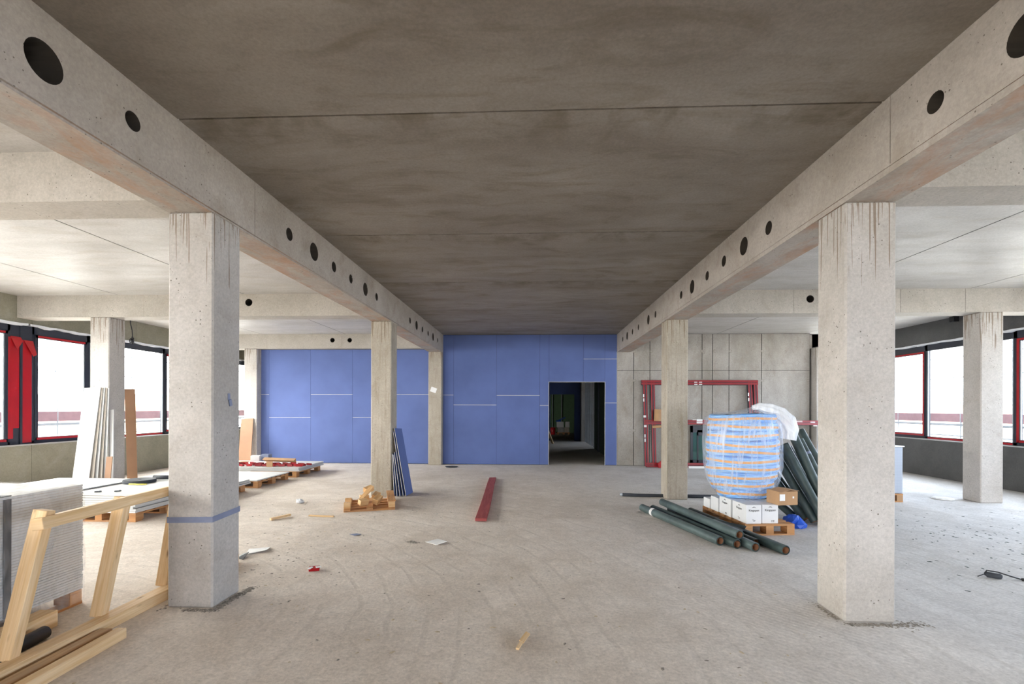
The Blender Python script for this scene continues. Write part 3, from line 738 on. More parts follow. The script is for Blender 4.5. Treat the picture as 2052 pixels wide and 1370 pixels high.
house(56, 52, 22, 10, 2.6, -0.5, 'low pale house with a tiled roof outside the right windows')
house(44, 70, 18, 9, 2.4, -0.2, 'distant pale house farther off outside the right windows')

# ================================================================== things
# ------------------------------------------------------------------ leaning timber frame, left foreground
T = (-3.10, 3.40, 0)
root = empty('wooden_barrier', T, 'pale timber frame of rails and posts leaning against the nearest left column', 'frame')
def tl(z): return -3.17 + 0.16 * z / 0.95                # lean of the frame plane
mb = MB(); mb.beam((-3.165, 1.2, 0.044), (-3.150, 4.9, 0.044), 0.115, 0.088); part(mb, 'bottom_rail', 'pine', root, 0.003)
mb = MB(); mb.beam((-3.100, 2.85, 0.900), (-3.03, 4.6, 0.955), 0.085, 0.075, upv=(-0.15, 0, 1)); part(mb, 'top_rail', 'pine', root, 0.003)
for y0, y1, dx in ((2.80, 2.93, 0), (3.42, 3.52, 0), (4.04, 4.10, 0), (4.66, 4.64, 0)):
    mb = MB(); mb.beam((-3.235, y0 + 0.0, 0.075), (-3.135, y1, 0.975 if dx == 0 and y0 < 3 else 0.95), 0.095, 0.062, upv=(0, 1, 0)); part(mb, 'post', 'pine', root, 0.003)
def timber(name, p0, p1, w, t, mat, label, cat='timber', group=None, upv=(0, 0, 1), bevel=0.003, end=None):
    mb = MB(); mb.beam(p0, p1, w, t, upv); c = (Vector(p0) + Vector(p1)) / 2
    return tag(mb.build(name, mat, None, (c.x, c.y, min(p0[2], p1[2])), bevel), label, cat, group)
timber('timber_beam', (-2.985, 1.2, 0.030), (-3.03, 3.27, 0.030), 0.085, 0.06, 'pine_dark', 'knotty brown timber on the floor between the frame and the shorter pale timber', 'timber', 'loose timbers on the floor')
timber('timber_beam', (-2.865, 1.2, 0.036), (-2.91, 3.26, 0.036), 0.07, 0.072, 'pine', 'loose pale timber on the floor in front, its cut end pointing to the nearest left column', 'timber', 'loose timbers on the floor')
timber('wood_offcut', (-3.56, 2.9, 0.065), (-3.60, 3.40, 0.065), 0.13, 0.12, 'pine', 'short thick wood offcut on the floor beside the plastic-wrapped stack', 'offcut')
mb = MB(); mb.tube([(-3.40, 2.9, 0.045), (-3.44, 3.22, 0.045)], 0.045, 16)
tag(mb.build('dark_pipe', 'cable', None, (-3.42, 3.06, 0)), 'short dark pipe on the floor behind the leaning timber frame', 'pipe')

# ------------------------------------------------------------------ pallets
def pallet_parts(root, w, l, mat='pallet', deck=7):
    def P(mb, name): o = mb.build(name, mat); o.parent = root; return o
    bw = l / (deck + (deck - 1) * 0.45)
    for k in range(deck):
        y = -l / 2 + bw / 2 + k * (l - bw) / (deck - 1)
        mb = MB(); mb.box((-w / 2, y - bw / 2, 0.122), (w / 2, y + bw / 2, 0.144)); P(mb, 'deck_board')
    for x in (-w / 2 + 0.05, 0, w / 2 - 0.05):
        mb = MB(); mb.box((x - 0.05, -l / 2, 0.100), (x + 0.05, l / 2, 0.121)); P(mb, 'stringer')
        for y in (-l / 2 + 0.07, 0, l / 2 - 0.07):
            mb = MB(); mb.box((x - 0.05, y - 0.07, 0.022), (x + 0.05, y + 0.07, 0.099)); P(mb, 'block')
    for y in (-l / 2 + 0.06, 0, l / 2 - 0.06):
        mb = MB(); mb.box((-w / 2, y - 0.06, 0.0), (w / 2, y + 0.06, 0.021)); P(mb, 'base_board')
def pallet(x, y, rz, w, l, label, group=None):
    r = empty('wooden_pallet', (x, y, 0), label, 'pallet', group); pallet_parts(r, w, l); r.rotation_euler = (0, 0, rz); return r

# ------------------------------------------------------------------ plastic-wrapped stack of boards, left edge
SX0, SX1, SY0, SY1, SZ = -5.00, -3.75, 1.22, 3.82, 0.995
root = empty('wrapped_board_stack', ((SX0 + SX1) / 2, (SY0 + SY1) / 2, 0), 'tall stack of white boards on a pallet wrapped in clear plastic, at the left edge', 'board stack')
def PL(mb, name, mat, bevel=0, label=None): return part(mb, name, mat, root, bevel, label)
proto = None
nb = 42; th = (SZ - 0.125) / nb
for k in range(nb):
    z = 0.125 + k * th; jx, jy = random.uniform(-0.003, 0.002), random.uniform(-0.004, 0.002)
    if proto is None:
        mb = MB(); mb.box((SX0, SY0, z), (SX1, SY1, z + th * 0.78), 0); proto = PL(mb, 'board', 'board_white'); base = Vector(proto.location)
    else:
        c = proto.copy(); COL.objects.link(c); c.parent = root; c.location = base + Vector((jx, jy, k * th))
mb = MB()
mb.box((SX0 + .01, SY0 + .01, 0.13), (SX1 - .006, SY1 - .006, SZ - 0.01)); PL(mb, 'board_core', 'board_edge')
for y in (SY0 + 0.06, 1.9, 2.5, 3.1, SY1 - 0.06):
    mb = MB(); mb.box((SX0, y - .05, 0.1), (SX1, y + .05, 0.122)); PL(mb, 'deck_board', 'pallet')
for y in (SY0 + 0.06, 2.5, SY1 - 0.06):
    for x in (SX0 + .07, (SX0 + SX1) / 2, SX1 - .07):
        mb = MB(); mb.box((x - .07, y - .05, 0.022), (x + .07, y + .05, 0.099)); PL(mb, 'pallet_block', 'pallet')
for x in (SX0 + .06, (SX0 + SX1) / 2, SX1 - .06):
    mb = MB(); mb.box((x - .055, SY0, 0.0), (x + .055, SY1, 0.021)); PL(mb, 'base_board', 'pallet')
mb = MB(); mb.box((SX1 + 0.002, 3.215, 0.13), (SX1 + 0.012, 3.262, SZ - 0.02)); mb.box((SX0, 3.215, SZ + 0.001), (SX1 + .012, 3.262, SZ + .006)); PL(mb, 'strap', 'cable', label='black strap')
mb = MB(); rr = random.Random(3)
def film_face(P, nu, nv, amp):
    b = len(mb.v)
    for i in range(nu + 1):
        for j in range(nv + 1): mb.v.append(Vector(P(i / nu, j / nv, rr.uniform(0.004, amp))))
    for i in range(nu):
        for j in range(nv):
            q = b + i * (nv + 1) + j; mb.face([q, q + nv + 1, q + nv + 2, q + 1], 0, smooth=True)
film_face(lambda u, v, a: (SX1 + 0.008 + a, SY0 + (SY1 - SY0) * u, 0.03 + (SZ - 0.03) * v), 60, 10, 0.016)
film_face(lambda u, v, a: (SX1 - (SX1 - SX0) * u, SY1 + 0.004 + a, 0.03 + (SZ - 0.03) * v), 20, 10, 0.016)
film_face(lambda u, v, a: (SX0 + (SX1 - SX0) * u, SY0 + (SY1 - SY0) * v, SZ + 0.006 + a * 0.3), 12, 20, 0.010)
PL(mb, 'plastic_film', 'film', label='clear plastic film')

# ------------------------------------------------------------------ unwrapped stacks of white boards
BN = [0]
def board_pile(x0, x1, y0, y1, z0, n, t, where, grp):
    me = None
    for k in range(n):
        z = z0 + k * t; jx, jy = random.uniform(-0.02, 0.02), random.uniform(-0.006, 0.006)
        words = ['lowest', 'second lowest', 'third from below', 'fourth from below', 'middle', 'fourth from above', 'third from above', 'second from above']
        pos = 'topmost' if k == n - 1 else words[k]
        lab = '%s white board %s' % (pos, where) if n > 1 else 'white board %s' % where
        mb = MB(); mb.box((x0 + jx, y0 + jy, z + 0.001), (x1 + jx, y1 + jy, z + t - 0.0035))
        tag(mb.build('white_board', 'board_white', None, ((x0 + x1) / 2, (y0 + y1) / 2, z)), lab, 'board', grp)
pallet(-7.55, 7.15, 0, 1.1, 1.25, 'wooden pallet under the left half of the thick white board pile', 'pallets under the white boards')
pallet(-6.18, 7.15, 0, 1.1, 1.25, 'wooden pallet under the right half of the thick white board pile', 'pallets under the white boards')
board_pile(-8.15, -5.58, 6.45, 7.85, 0.144, 9, 0.030, 'in the thick pile behind the nearest left column', 'boards of the thick pile')
pallet(-6.15, 8.55, 0, 1.1, 1.0, 'wooden pallet under the thin white board pile', 'pallets under the white boards')
board_pile(-7.6, -5.52, 8.02, 9.10, 0.144, 3, 0.028, 'in the thin pile right behind the thick one', 'boards of the thin pile')
pallet(-6.10, 10.0, 0, 1.1, 1.2, 'wooden pallet left of the gap before the farthest board pile', 'pallets under the white boards')
board_pile(-8.0, -5.55, 9.35, 10.62, 0.144, 1, 0.026, 'lying single on a pallet before the farthest pile', 'boards of the single layer')
pallet(-6.05, 11.5, 0, 1.1, 1.25, 'wooden pallet under the farthest white board pile', 'pallets under the white boards')
board_pile(-8.0, -5.44, 10.85, 12.15, 0.144, 4, 0.024, 'in the farthest pile, below the red scraps', 'boards of the farthest pile')

# tape roll and small things on the thick pile
ZT = 0.144 + 9 * 0.030
root = empty('foam_tape_roll', (-6.36, 7.45, ZT), 'roll of black foam tape lying flat on the thick white board pile, one end unrolled', 'tape roll')
mb = MB(); prof = [(0.02, 0.0), (0.215, 0.0), (0.22, 0.005), (0.22, 0.045), (0.215, 0.05)] + [(0.215 - 0.013 * i, 0.05 - (0.0025 if i % 2 else 0)) for i in range(1, 15)] + [(0.02, 0.05)]
mb.lathe(prof, (-6.36, 7.45, ZT), 40, close=True); part(mb, 'rolled_tape', 'rubber', root)
mb = MB(); mb.beam((-6.57, 7.42, ZT + 0.008), (-6.60, 6.55, ZT + 0.008), 0.05, 0.008); part(mb, 'loose_end', 'rubber', root)
mb = MB(); mb.tube([(-6.40, 7.79, ZT + .035), (-6.10, 7.79, ZT + .035)], .034, 14); mb.tube([(-6.10, 7.79, ZT + .035), (-6.02, 7.79, ZT + .035)], .036, 14, 1)
tag(mb.build('sealant_tube', ['rubber', 'bluebag'], None, (-6.2, 7.79, ZT)), 'black tube with a bright blue end beside the tape roll', 'tube')
mb = MB(); mb.tube([(-6.32 + 0.07 * i + 0.0, 7.20 + 0.012 * math.sin(i * 2.1), ZT + 0.012) for i in range(5)], 0.010, 8)
tag(mb.build('yellow_cord', 'yellow', None, (-6.18, 7.2, ZT)), 'short yellow cord in front of the tape roll', 'cord')
for (x, y, lab) in ((-6.22, 6.56, 'small black plastic clip near the front edge of the thick board pile, left one'), (-5.98, 6.62, 'small black plastic clip near the front edge of the thick board pile, right one')):
    mb = MB(); mb.frame((x, y, ZT + 0.008), (0.07, 0.03, 0.014), RZ(0.4)); mb.frame((x + .02, y + .02, ZT + 0.012), (0.02, 0.06, 0.01), RZ(0.9))
    tag(mb.build('plastic_clip', 'rubber', None, (x, y, ZT)), lab, 'clip', 'black clips on the board pile')

# heap of red scraps on the farthest pile
ZC = 0.144 + 4 * 0.024
rr = random.Random(11)
spots = []
for k in range(30):
    row, i = divmod(k, 10)
    x = -7.25 + .195 * i + .06 * row + rr.uniform(-.015, .015); y = 10.95 + 0.135 * row + rr.uniform(-.01, .01)
    spots.append((x, y, ZC + 0.009, rr.uniform(-.55, .55), rr.uniform(0.11, 0.165)))
for k, (x, y, z, a, l) in enumerate(spots):
    mb = MB(); R = RZ(a) @ Matrix.Rotation(rr.uniform(-.07, .07), 3, 'Y')
    w, h = rr.uniform(.035, .06), rr.uniform(.04, .075)
    mb.frame((x, y, z + 0.004), (l, w, 0.008), R); mb.frame(Vector((x, y, z + h / 2)) + R @ Vector((0, -w / 2, 0)), (l, 0.008, h), R)
    mb.frame(Vector((x, y, z + h / 2)) + R @ Vector((0, w / 2, 0)), (l, 0.008, h * .7), R)
    tag(mb.build('red_profile_scrap', 'red_dark' if k % 3 else 'red', None, (x, y, z)), 'short red profile scrap in the heap on the farthest white board pile', 'scrap', 'red scraps on the farthest board pile')
mb = MB(); a = (-6.42, 11.10, ZC + .165); b = (-5.62, 11.04, ZC + .155)
mb.beam(a, b, 0.10, 0.012, upv=(0, -.5, 1)); mb.beam((a[0], a[1] + .05, a[2] - .03), (b[0], b[1] + .05, b[2] - .03), 0.08, 0.012, upv=(0, 1, .3))
tag(mb.build('cardboard_angle', 'carton', None, (-6.0, 11.07, ZC)), 'long brown cardboard edge protector on top of the red scraps', 'edge protector')
mb = MB(); mb.frame((-6.14, 10.872, ZC + .063), (.15, .010, .125), RZ(.0))
tag(mb.build('cardboard_piece', 'carton', None, (-6.14, 10.88, ZC)), 'small brown cardboard piece standing before the red scraps', 'cardboard')
cbox(-6.76, 11.13, ZC + .09, -6.56, 11.28, ZC + .23, 'white', 'small white box on top of the red scraps', 'box', rz=.2)
cbox(-6.53, 11.20, ZC + .09, -6.34, 11.33, ZC + .26, 'tape', 'small grey printed box on top of the red scraps', 'box', rz=-.15)
mb = MB(); mb.beam((-7.0, 10.99, ZC + .098), (-6.72, 11.04, ZC + .108), .08, .012)
tag(mb.build('cardboard_strip', 'carton', None, (-6.9, 10.97, ZC)), 'short brown cardboard strip at the left end of the red scraps', 'cardboard')

# ------------------------------------------------------------------ boards leaning on the window-side columns
def lean(name, x0, y0, x1, y1, z1, w, t, mat, label, cat='board', group=None, upv=(0, -1, .25), z0=0.006):
    mb = MB(); mb.beam((x0, y0, z0), (x1, y1, z1), w, t, upv)
    return tag(mb.build(name, mat, None, (x0, y0, 0)), label, cat, group)
G = 'boards leaning on the left window column'
lean('leaning_board', -8.14, 8.20, -8.225, 8.565, 1.99, 0.31, 0.014, 'board_white', 'wide white board leaning on the column by the left windows', group=G)
lean('leaning_board', -8.085, 8.24, -8.20, 8.583, 1.98, 0.31, 0.011, 'board_edge', 'brown-edged board just behind the wide white leaning board', group=G)
lean('leaning_board', -8.035, 8.28, -8.175, 8.600, 1.985, 0.31, 0.012, 'board_white', 'white leaning board, second behind the wide front one', group=G)
lean('leaning_board', -7.985, 8.32, -8.15, 8.617, 1.97, 0.31, 0.011, 'board_edge', 'brown-edged board third behind the wide front one', group=G)
lean('leaning_board', -7.935, 8.36, -8.125, 8.634, 1.975, 0.31, 0.012, 'board_white', 'white leaning board last behind the wide front one', group=G)
lean('leaning_board', -7.70, 8.40, -7.915, 8.64, 1.58, 0.06, 0.014, 'board_white', 'narrow shorter white strip right of the leaning boards', group=G)
lean('leaning_board', -7.715, 8.30, -7.76, 8.42, 0.72, 0.11, 0.014, 'board_brown', 'short brown board at the foot of the leaning boards', group=G)
lean('leaning_board', -8.14, 9.36, -8.01, 9.14, 1.99, 0.17, 0.018, 'board_brown', 'tall brown panel leaning behind the column by the left windows', group='brown panels by the left columns', upv=(.45, -1, 0))
lean('leaning_board', -8.20, 13.22, -8.26, 13.455, 1.30, 0.36, 0.018, 'board_brown', 'brown panel leaning on the column at the left end of the blue wall', group='brown panels by the left columns')

# blue boards leaning on the left row column
G = 'blue plasterboards leaning by the broken pallet'
bl = [(-2.318, 8.885, -2.562, 8.96, 1.24, .47, 'front blue plasterboard, tallest of those leaning on the column behind the broken pallet'),
      (-2.375, 8.885, -2.582, 8.95, 1.18, .46, 'blue plasterboard second from the front, nearly as tall as the front one'),
      (-2.43, 8.86, -2.548, 8.90, .80, .44, 'low blue plasterboard leaning right behind the two tall ones'),
      (-2.485, 8.86, -2.568, 8.89, .76, .44, 'low blue plasterboard in the middle of the leaning ones'),
      (-2.54, 8.86, -2.588, 8.88, .78, .42, 'low blue plasterboard leaning nearest to the column')]
for (x0, y0, x1, y1, z1, w, lab) in bl:
    p0, p1 = Vector((x0, y0, 0.004)), Vector((x1, y1, z1)); n = Vector((0, 1, 0)).cross(p1 - p0).normalized()
    mb = MB(); mb.beam(p0 + n * .005, p1 + n * .005, w, 0.003, upv=n, m=0); mb.beam(p0, p1, w, 0.009, upv=n, m=1)
    tag(mb.build('blue_plasterboard', ['blue', 'plaster_white'], None, (x0, y0, 0)), lab, 'board', G)

# ------------------------------------------------------------------ small broken pallet with wood blocks
PC = Vector((-2.72, 7.86, 0)); PA = 0.33; R2 = RZ(PA)
root = empty('broken_pallet', PC, 'small upturned broken pallet heaped with wood blocks at the foot of a left column', 'pallet')
root.rotation_euler = (0, 0, PA)
def PP(mb, name, mat='pallet'): o = mb.build(name, mat, None, (0, 0, 0), .002); o.parent = root; return o
w, l = .78, .92
for k in range(5):
    y = -l / 2 + .05 + k * (l - .1) / 4; mb = MB(); mb.box((-w / 2, y - .05, 0), (w / 2, y + .05, .022)); PP(mb, 'deck_board')
for x in (-w / 2 + .05, 0, w / 2 - .05):
    mb = MB(); mb.box((x - .05, -l / 2, .023), (x + .05, l / 2, .044)); PP(mb, 'stringer')
for (x, y) in ((-w / 2 + .05, -l / 2 + .10), (-w / 2 + .05, 0.0), (w / 2 - .05, -l / 2 + .06), (w / 2 - .05, l / 2 - .10), (w / 2 - .05, 0.0)):
    mb = MB(); mb.box((x - .05, y - .06, .045), (x + .05, y + .06, .135)); PP(mb, 'block', 'block')
mb = MB(); mb.box((w / 2 - .11, -l / 2, .136), (w / 2 + .01, l / 2, .158)); PP(mb, 'base_board', 'pallet')
def wb(x, y, z, ax, ay, az, sx, sy, sz, label):
    p = PC + R2 @ Vector((x, y, 0)); mb = MB()
    R = RZ(PA + az) @ Matrix.Rotation(ay, 3, 'Y') @ Matrix.Rotation(ax, 3, 'X')
    mb.frame((p.x, p.y, z), (sx, sy, sz), R); tag(mb.build('wood_block', 'block', None, (p.x, p.y, z - sz / 2), .003), label, 'block', 'wood blocks on the broken pallet')
wb(-.10, -.30, .118, .25, 0, .5, .14, .10, .09, 'wood block lying lowest at the front of the broken pallet')
wb(.12, -.20, .128, .28, .35, -.4, .10, .18, .09, 'wood block on the right of the heap, its end tipped up')
wb(.10, .06, .135, .2, .3, -.3, .10, .17, .10, 'wood block in the upper middle of the heap, next to the right one')
wb(-.02, .14, .250, .25, -.2, .7, .16, .09, .08, 'topmost wood block of the heap on the broken pallet')
wb(-.05, -.08, .225, .1, -.55, .9, .30, .08, .030, 'short pale board tilted across the heap of wood blocks')
wb(-.09, .10, .105, 0, 0, .2, .14, .10, .11, 'wood block half hidden at the bottom of the heap')

# ------------------------------------------------------------------ red plank
mb = MB(); pts = [(-.742, 6.82, .028), (-.775, 7.8, .030), (-.83, 9.0, .027), (-.885, 10.1, .024), (-.915, 10.88, .022)]; ws = [.165, .165, .160, .155, .15]
b = len(mb.v)
for (p, w_) in zip(pts, ws):
    for (sx, sz) in ((-1, -1), (1, -1), (1, 1), (-1, 1)): mb.v.append(Vector((p[0] + sx * w_ / 2, p[1] + (.03 if sx > 0 and p is pts[-1] else 0), p[2] + sz * .021)))
for i in range(4):
    for k in range(4):
        k2 = (k + 1) % 4; mb.face([b + i * 4 + k, b + (i + 1) * 4 + k, b + (i + 1) * 4 + k2, b + i * 4 + k2], 0, [(i, k * .1), (i + 1, k * .1), (i + 1, k * .1 + .1), (i, k * .1 + .1)])
mb.face([b, b + 1, b + 2, b + 3], 0, [(0, 0), (.1, 0), (.1, .05), (0, .05)]); mb.face([b + 19, b + 18, b + 17, b + 16], 0)
tag(mb.build('red_plank', 'red_wood', None, (-.82, 8.8, .004), .003), 'long red-stained plank lying on the floor in the middle of the hall', 'plank')

# ------------------------------------------------------------------ red window frames leaning at the concrete wall
def rframe(x0, x1, z1, yb, yt, bars, labels, name, label, dark_in=True, dep=.085):
    root = empty(name, ((x0 + x1) / 2, yb, 0), label, 'window frame')
    def Y(z): return yb + (yt - yb) * z / z1
    s_ = .115
    def vbar(x, nm, inner):
        mb = MB(); a, b_ = Vector((x, Y(0), .03)), Vector((x, Y(z1), z1)); n = Vector((0, -1, (yt - yb) / z1)).normalized()
        mb.beam(a, b_, s_, dep, upv=n, m=0)
        f = n * (dep / 2 + .003)
        mb.beam(a + f + Vector((-.032, 0, 0)), b_ + f + Vector((-.032, 0, 0)), .04, .008, upv=n, m=1); mb.beam(a + f + Vector((.036, 0, 0)), b_ + f + Vector((.036, 0, 0)), .035, .008, upv=n, m=1)
        part(mb, nm, ['frame', 'red_dark'], root, .002)
    def hbar(z, xa, xb, nm, h=.13):
        mb = MB(); n = Vector((0, -1, (yt - yb) / z1)).normalized()
        a, b_ = Vector((xa, Y(z) - .004, z)), Vector((xb, Y(z) - .004, z))
        mb.beam(a, b_, h, dep, upv=n, m=0)
        t_ = Vector((0, 0, 1)); f = n * (dep / 2 + .004)
        for dz in (-h * .26, h * .26):
            mb.beam(a + f + t_ * dz, b_ + f + t_ * dz, h * .42, .010, upv=n, m=1)
        part(mb, nm, ['frame', 'red_dark'], root, .002)
    for (x, nm) in bars['v']: vbar(x, nm, True)
    for (z, xa, xb, nm) in bars['h']: hbar(z, xa, xb, nm)
    mb = MB(); n = Vector((0, -1, (yt - yb) / z1)).normalized()
    for (x, z, w_, h_) in labels:
        c = Vector((x, Y(z), z)) + n * (dep / 2 + .016); mb.beam(c - Vector((0, 0, h_ / 2)), c + Vector((0, 0, h_ / 2)), w_, .002, upv=n)
    part(mb, 'paper_sticker', 'white', root, label='white paper stickers')
    return root
st = []
for z in (2.36, 2.30):
    for x in (4.55, 4.68): st.append((x, z, .085, .022))
for (x, z) in ((3.10, 1.98), (3.10, 1.86), (3.115, .86), (3.115, .74), (5.98, 2.02), (5.98, 1.88)): st.append((x, z, .03, .09))
st += [(3.12, 1.40, .07, .06), (3.13, 1.13, .07, .06), (4.62, 1.27, .16, .12), (4.48, 1.31, .1, .02), (5.05, .12, .09, .025), (5.15, .06, .1, .025), (5.25, .12, .06, .025)]
rframe(3.09, 6.10, 2.40, 13.36, 13.60, {'v': [(3.15, 'left_profile'), (3.36, 'inner_profile'), (6.04, 'right_profile'), (6.19, 'outer_right_profile')],
       'h': [(2.355, 3.05, 6.26, 'top_profile'), (1.245, 3.12, 5.2, 'transom'), (.065, 3.14, 6.25, 'bottom_profile')]}, st, 'red_window_frame',
       'large red and dark window frame with a transom leaning on the grey concrete wall')
st = [(7.10, 1.275, .30, .05), (7.52, 1.262, .12, .03), (7.58, 1.17, .1, .025)]
rframe(5.3, 8.3, 1.32, 13.05, 13.22, {'v': [(5.36, 'left_profile'), (8.24, 'right_profile')], 'h': [(1.25, 5.3, 8.3, 'top_profile'), (.065, 5.3, 8.3, 'bottom_profile')]}, st, 'red_window_frame',
       'lower red window frame behind the dark green rolls')
root = empty('glazed_sash', (4.75, 13.6, 0.0), 'dark glazed window sash standing behind the large red frame', 'window sash')
mb = MB()
for (a, b_, c, d) in ((4.42, .13, 4.49, 1.15), (5.06, .13, 5.12, 1.15), (4.42, .13, 5.12, .19), (4.42, 1.09, 5.12, 1.15), (4.60, .13, 4.64, 1.02), (4.6, 1.0, 5.1, 1.03)): mb.box((a, 13.57, b_ - .13), (c, 13.62, d))
part(mb, 'sash_profile', 'frame', root, .002)
mb = MB(); mb.box((4.49, 13.592, .06), (5.06, 13.60, 1.09)); gm = NT('dark_green_glass'); gb = gm.bsdf(0.04, 0, 0.9); gb.inputs['Base Color'].default_value = (.03, .10, .09, 1); M['dglass'] = gm.m
part(mb, 'glass_pane', 'dglass', root)
timber('packing_batten', (4.25, 13.20, .03), (6.1, 13.20, .03), .05, .06, 'white', 'white packing batten on the floor under the large red frame', 'batten')
mb = MB(); mb.prism([(3.42, .02), (3.56, .02), (3.56, .26), (3.40, .13)], 'y', 13.10, 13.18); tag(mb.build('red_corner_piece', 'red', None, (3.49, 13.14, 0)), 'bright red corner piece at the foot of the large red frame', 'corner piece')
mb = MB(); mb.tube([(3.44, 13.31, 1.28), (3.46, 13.33, 1.60)], .10, 16, caps=False); mb.tube([(3.30, 13.32, 1.12), (3.75, 13.32, 1.14)], .035, 12)
tag(mb.build('cardboard_sleeve', 'carton', None, (3.45, 13.36, 1.1)), 'curled brown cardboard sleeve on the transom of the large red frame', 'cardboard')
mb = MB(); mb.tube([(7.4, 12.85, .02), (7.5, 12.85, .86), (8.1, 12.85, .86)], .02, 8)
tag(mb.build('steel_tube', 'scaf', None, (7.4, 13.0, 0)), 'bent grey steel tube standing before the lower red frame', 'tube')

# ------------------------------------------------------------------ dark membrane rolls on the floor
def roll(name, p0, p1, r, mat, label, group, loose=False):
    a, b_ = Vector(p0), Vector(p1); root = empty(name, ((a + b_) / 2).to_tuple()[:2] + (min(a.z, b_.z) - r * .98,), label, 'roll', group)
    d = (b_ - a).normalized(); n = 9
    pts = [a + (b_ - a) * i / (n - 1) for i in range(n)]
    rad = [r * (1 + .025 * math.sin(i * 2.3 + r * 100)) for i in range(n)]
    mb = MB(); mb.tube(pts, r, 26, caps=False, radii=rad)
    # end rings: wound layers and open cardboard core
    for e, s_ in ((a, -1), (b_, 1)):
        x = d.orthogonal().normalized(); y = d.cross(x); bb = len(mb.v); rings = [(r, 0), (r * .93, .002), (r * .90, -.004), (r * .84, .002), (r * .80, -.004), (r * .74, 0.0)]
        for (q, off) in rings:
            for k in range(26): an = 2 * math.pi * k / 26; mb.v.append(e + d * s_ * off + (x * math.cos(an) + y * math.sin(an)) * q)
        for i in range(len(rings) - 1):
            for k in range(26): k2 = (k + 1) % 26; mb.face([bb + i * 26 + k, bb + i * 26 + k2, bb + (i + 1) * 26 + k2, bb + (i + 1) * 26 + k], 0)
    part(mb, 'rolled_sheet', mat, root)
    mb = MB(); mb.tube([a, a + d * .25], r * .74, 20, caps=False); mb.tube([b_ - d * .25, b_], r * .74, 20, caps=False)
    mb.tube([a - d * .001, a + d * .25], r * .64, 20, caps=False); mb.tube([a + d * .20, a + d * .202], r * .74, 20, m=1); mb.tube([b_ - d * .202, b_ - d * .20], r * .74, 20, m=1)  # dark discs across the core stand in for the shade inside it
    part(mb, 'cardboard_core', ['tube', 'dark'], root)
    return root
G = 'dark green membrane rolls lying on the floor'
roll('membrane_roll', (2.237, 5.79, .058), (1.745, 7.66, .058), .057, 'membrane_l', 'leftmost membrane roll on the floor, with white tape at its far end', G)
roll('membrane_roll', (2.385, 5.67, .056), (1.90, 7.62, .056), .055, 'membrane', 'membrane roll on the floor, second from the left at the near ends', G)
roll('membrane_roll', (2.425, 5.70, .158), (2.045, 7.62, .158), .054, 'membrane_l', 'membrane roll lying on top of the other floor rolls', G)
roll('membrane_roll', (2.545, 5.56, .055), (2.16, 7.58, .055), .054, 'membrane_l', 'membrane roll on the floor, third from the left, with a loose torn flap', G)
roll('membrane_roll', (2.66, 5.80, .046), (2.26, 7.60, .046), .045, 'membrane', 'dark membrane roll on the floor between the torn one and the rightmost one', G)
roll('membrane_roll', (2.830, 5.46, .055), (2.435, 7.46, .055), .054, 'membrane', 'rightmost membrane roll on the floor, next to the pallet with white boxes', G)
rolls_ = [o for o in COL.objects if o.name.startswith('membrane_roll')]
r0 = rolls_[0]; a, b_ = Vector((2.237, 5.79, .058)), Vector((1.745, 7.66, .058))
mb = MB(); mb.tube([a.lerp(b_, .80), a.lerp(b_, .835)], .0605, 24, caps=False); part(mb, 'white_tape', 'white', r0, label='white tape band')
r3 = rolls_[3]; mb = MB(); b = len(mb.v)
for p in ((2.50, 5.98, .105), (2.56, 5.98, .112), (2.62, 6.02, .135), (2.66, 6.05, .175), (2.40, 6.7, .108), (2.46, 6.7, .112), (2.52, 6.7, .108), (2.545, 6.7, .10)): mb.v.append(Vector(p))
for k in range(3): mb.face([b + k, b + k + 1, b + 5 + k, b + 4 + k], 0)
part(mb, 'loose_flap', 'membrane_l', r3, label='torn lighter flap')

# leaning rolls
G = 'dark green membrane rolls leaning behind the blue coil'
lr = [((4.52, 7.02), (4.16, 7.62, 1.30), .064, 'leaning membrane roll farthest to the right, partly behind the right column'),
      ((4.34, 6.90), (4.06, 7.46, 1.16), .064, 'leaning membrane roll with a pale tape mark near its rounded top'),
      ((4.19, 6.83), (3.90, 7.34, 1.26), .064, 'tall leaning membrane roll rising behind the white gathered bag'),
      ((4.055, 6.77), (3.74, 7.26, 1.08), .062, 'leaning membrane roll passing below the tail of the white bag'),
      ((3.985, 6.905), (3.69, 7.40, .93), .062, 'leaning membrane roll, third from the left behind the coil'),
      ((3.93, 7.05), (3.66, 7.53, .64), .060, 'short leaning membrane roll, second from the left behind the coil'),
      ((3.87, 7.24), (3.62, 7.70, .36), .056, 'shortest leaning membrane roll, farthest left behind the coil'),
      ((4.37, 7.17), (4.05, 7.74, 1.02), .058, 'leaning membrane roll of the rear layer, behind the one with the tape mark'),
      ((4.23, 7.08), (3.93, 7.62, 1.08), .060, 'leaning membrane roll of the rear layer, behind the tall one'),
      ((4.11, 7.00), (3.80, 7.50, .98), .060, 'leaning membrane roll of the rear layer, below the bag tail'),
      ((4.03, 7.18), (3.75, 7.70, .72), .052, 'leaning membrane roll of the rear layer, low behind the coil')]
k = 0
for (b0, t0, r, lab) in lr:
    n0 = len(COL.objects); o = roll('membrane_roll', (b0[0], b0[1], r * .75), t0, r, 'membrane', lab, G)
    if k == 1:
        a, b_ = Vector((b0[0], b0[1], r * .75)), Vector(t0); mb = MB(); mb.tube([a.lerp(b_, .80), a.lerp(b_, .83)], r * 1.05, 20, caps=False); part(mb, 'tape_mark', 'tape', o)
    k += 1
mb = MB(); mb.lathe([(0.0, 0.0), (.13, .0), (.15, .05), (.11, .11), (.05, .15), (0, .155)], (3.62, 6.78, 0), 12, smooth=False)
rr = random.Random(5)
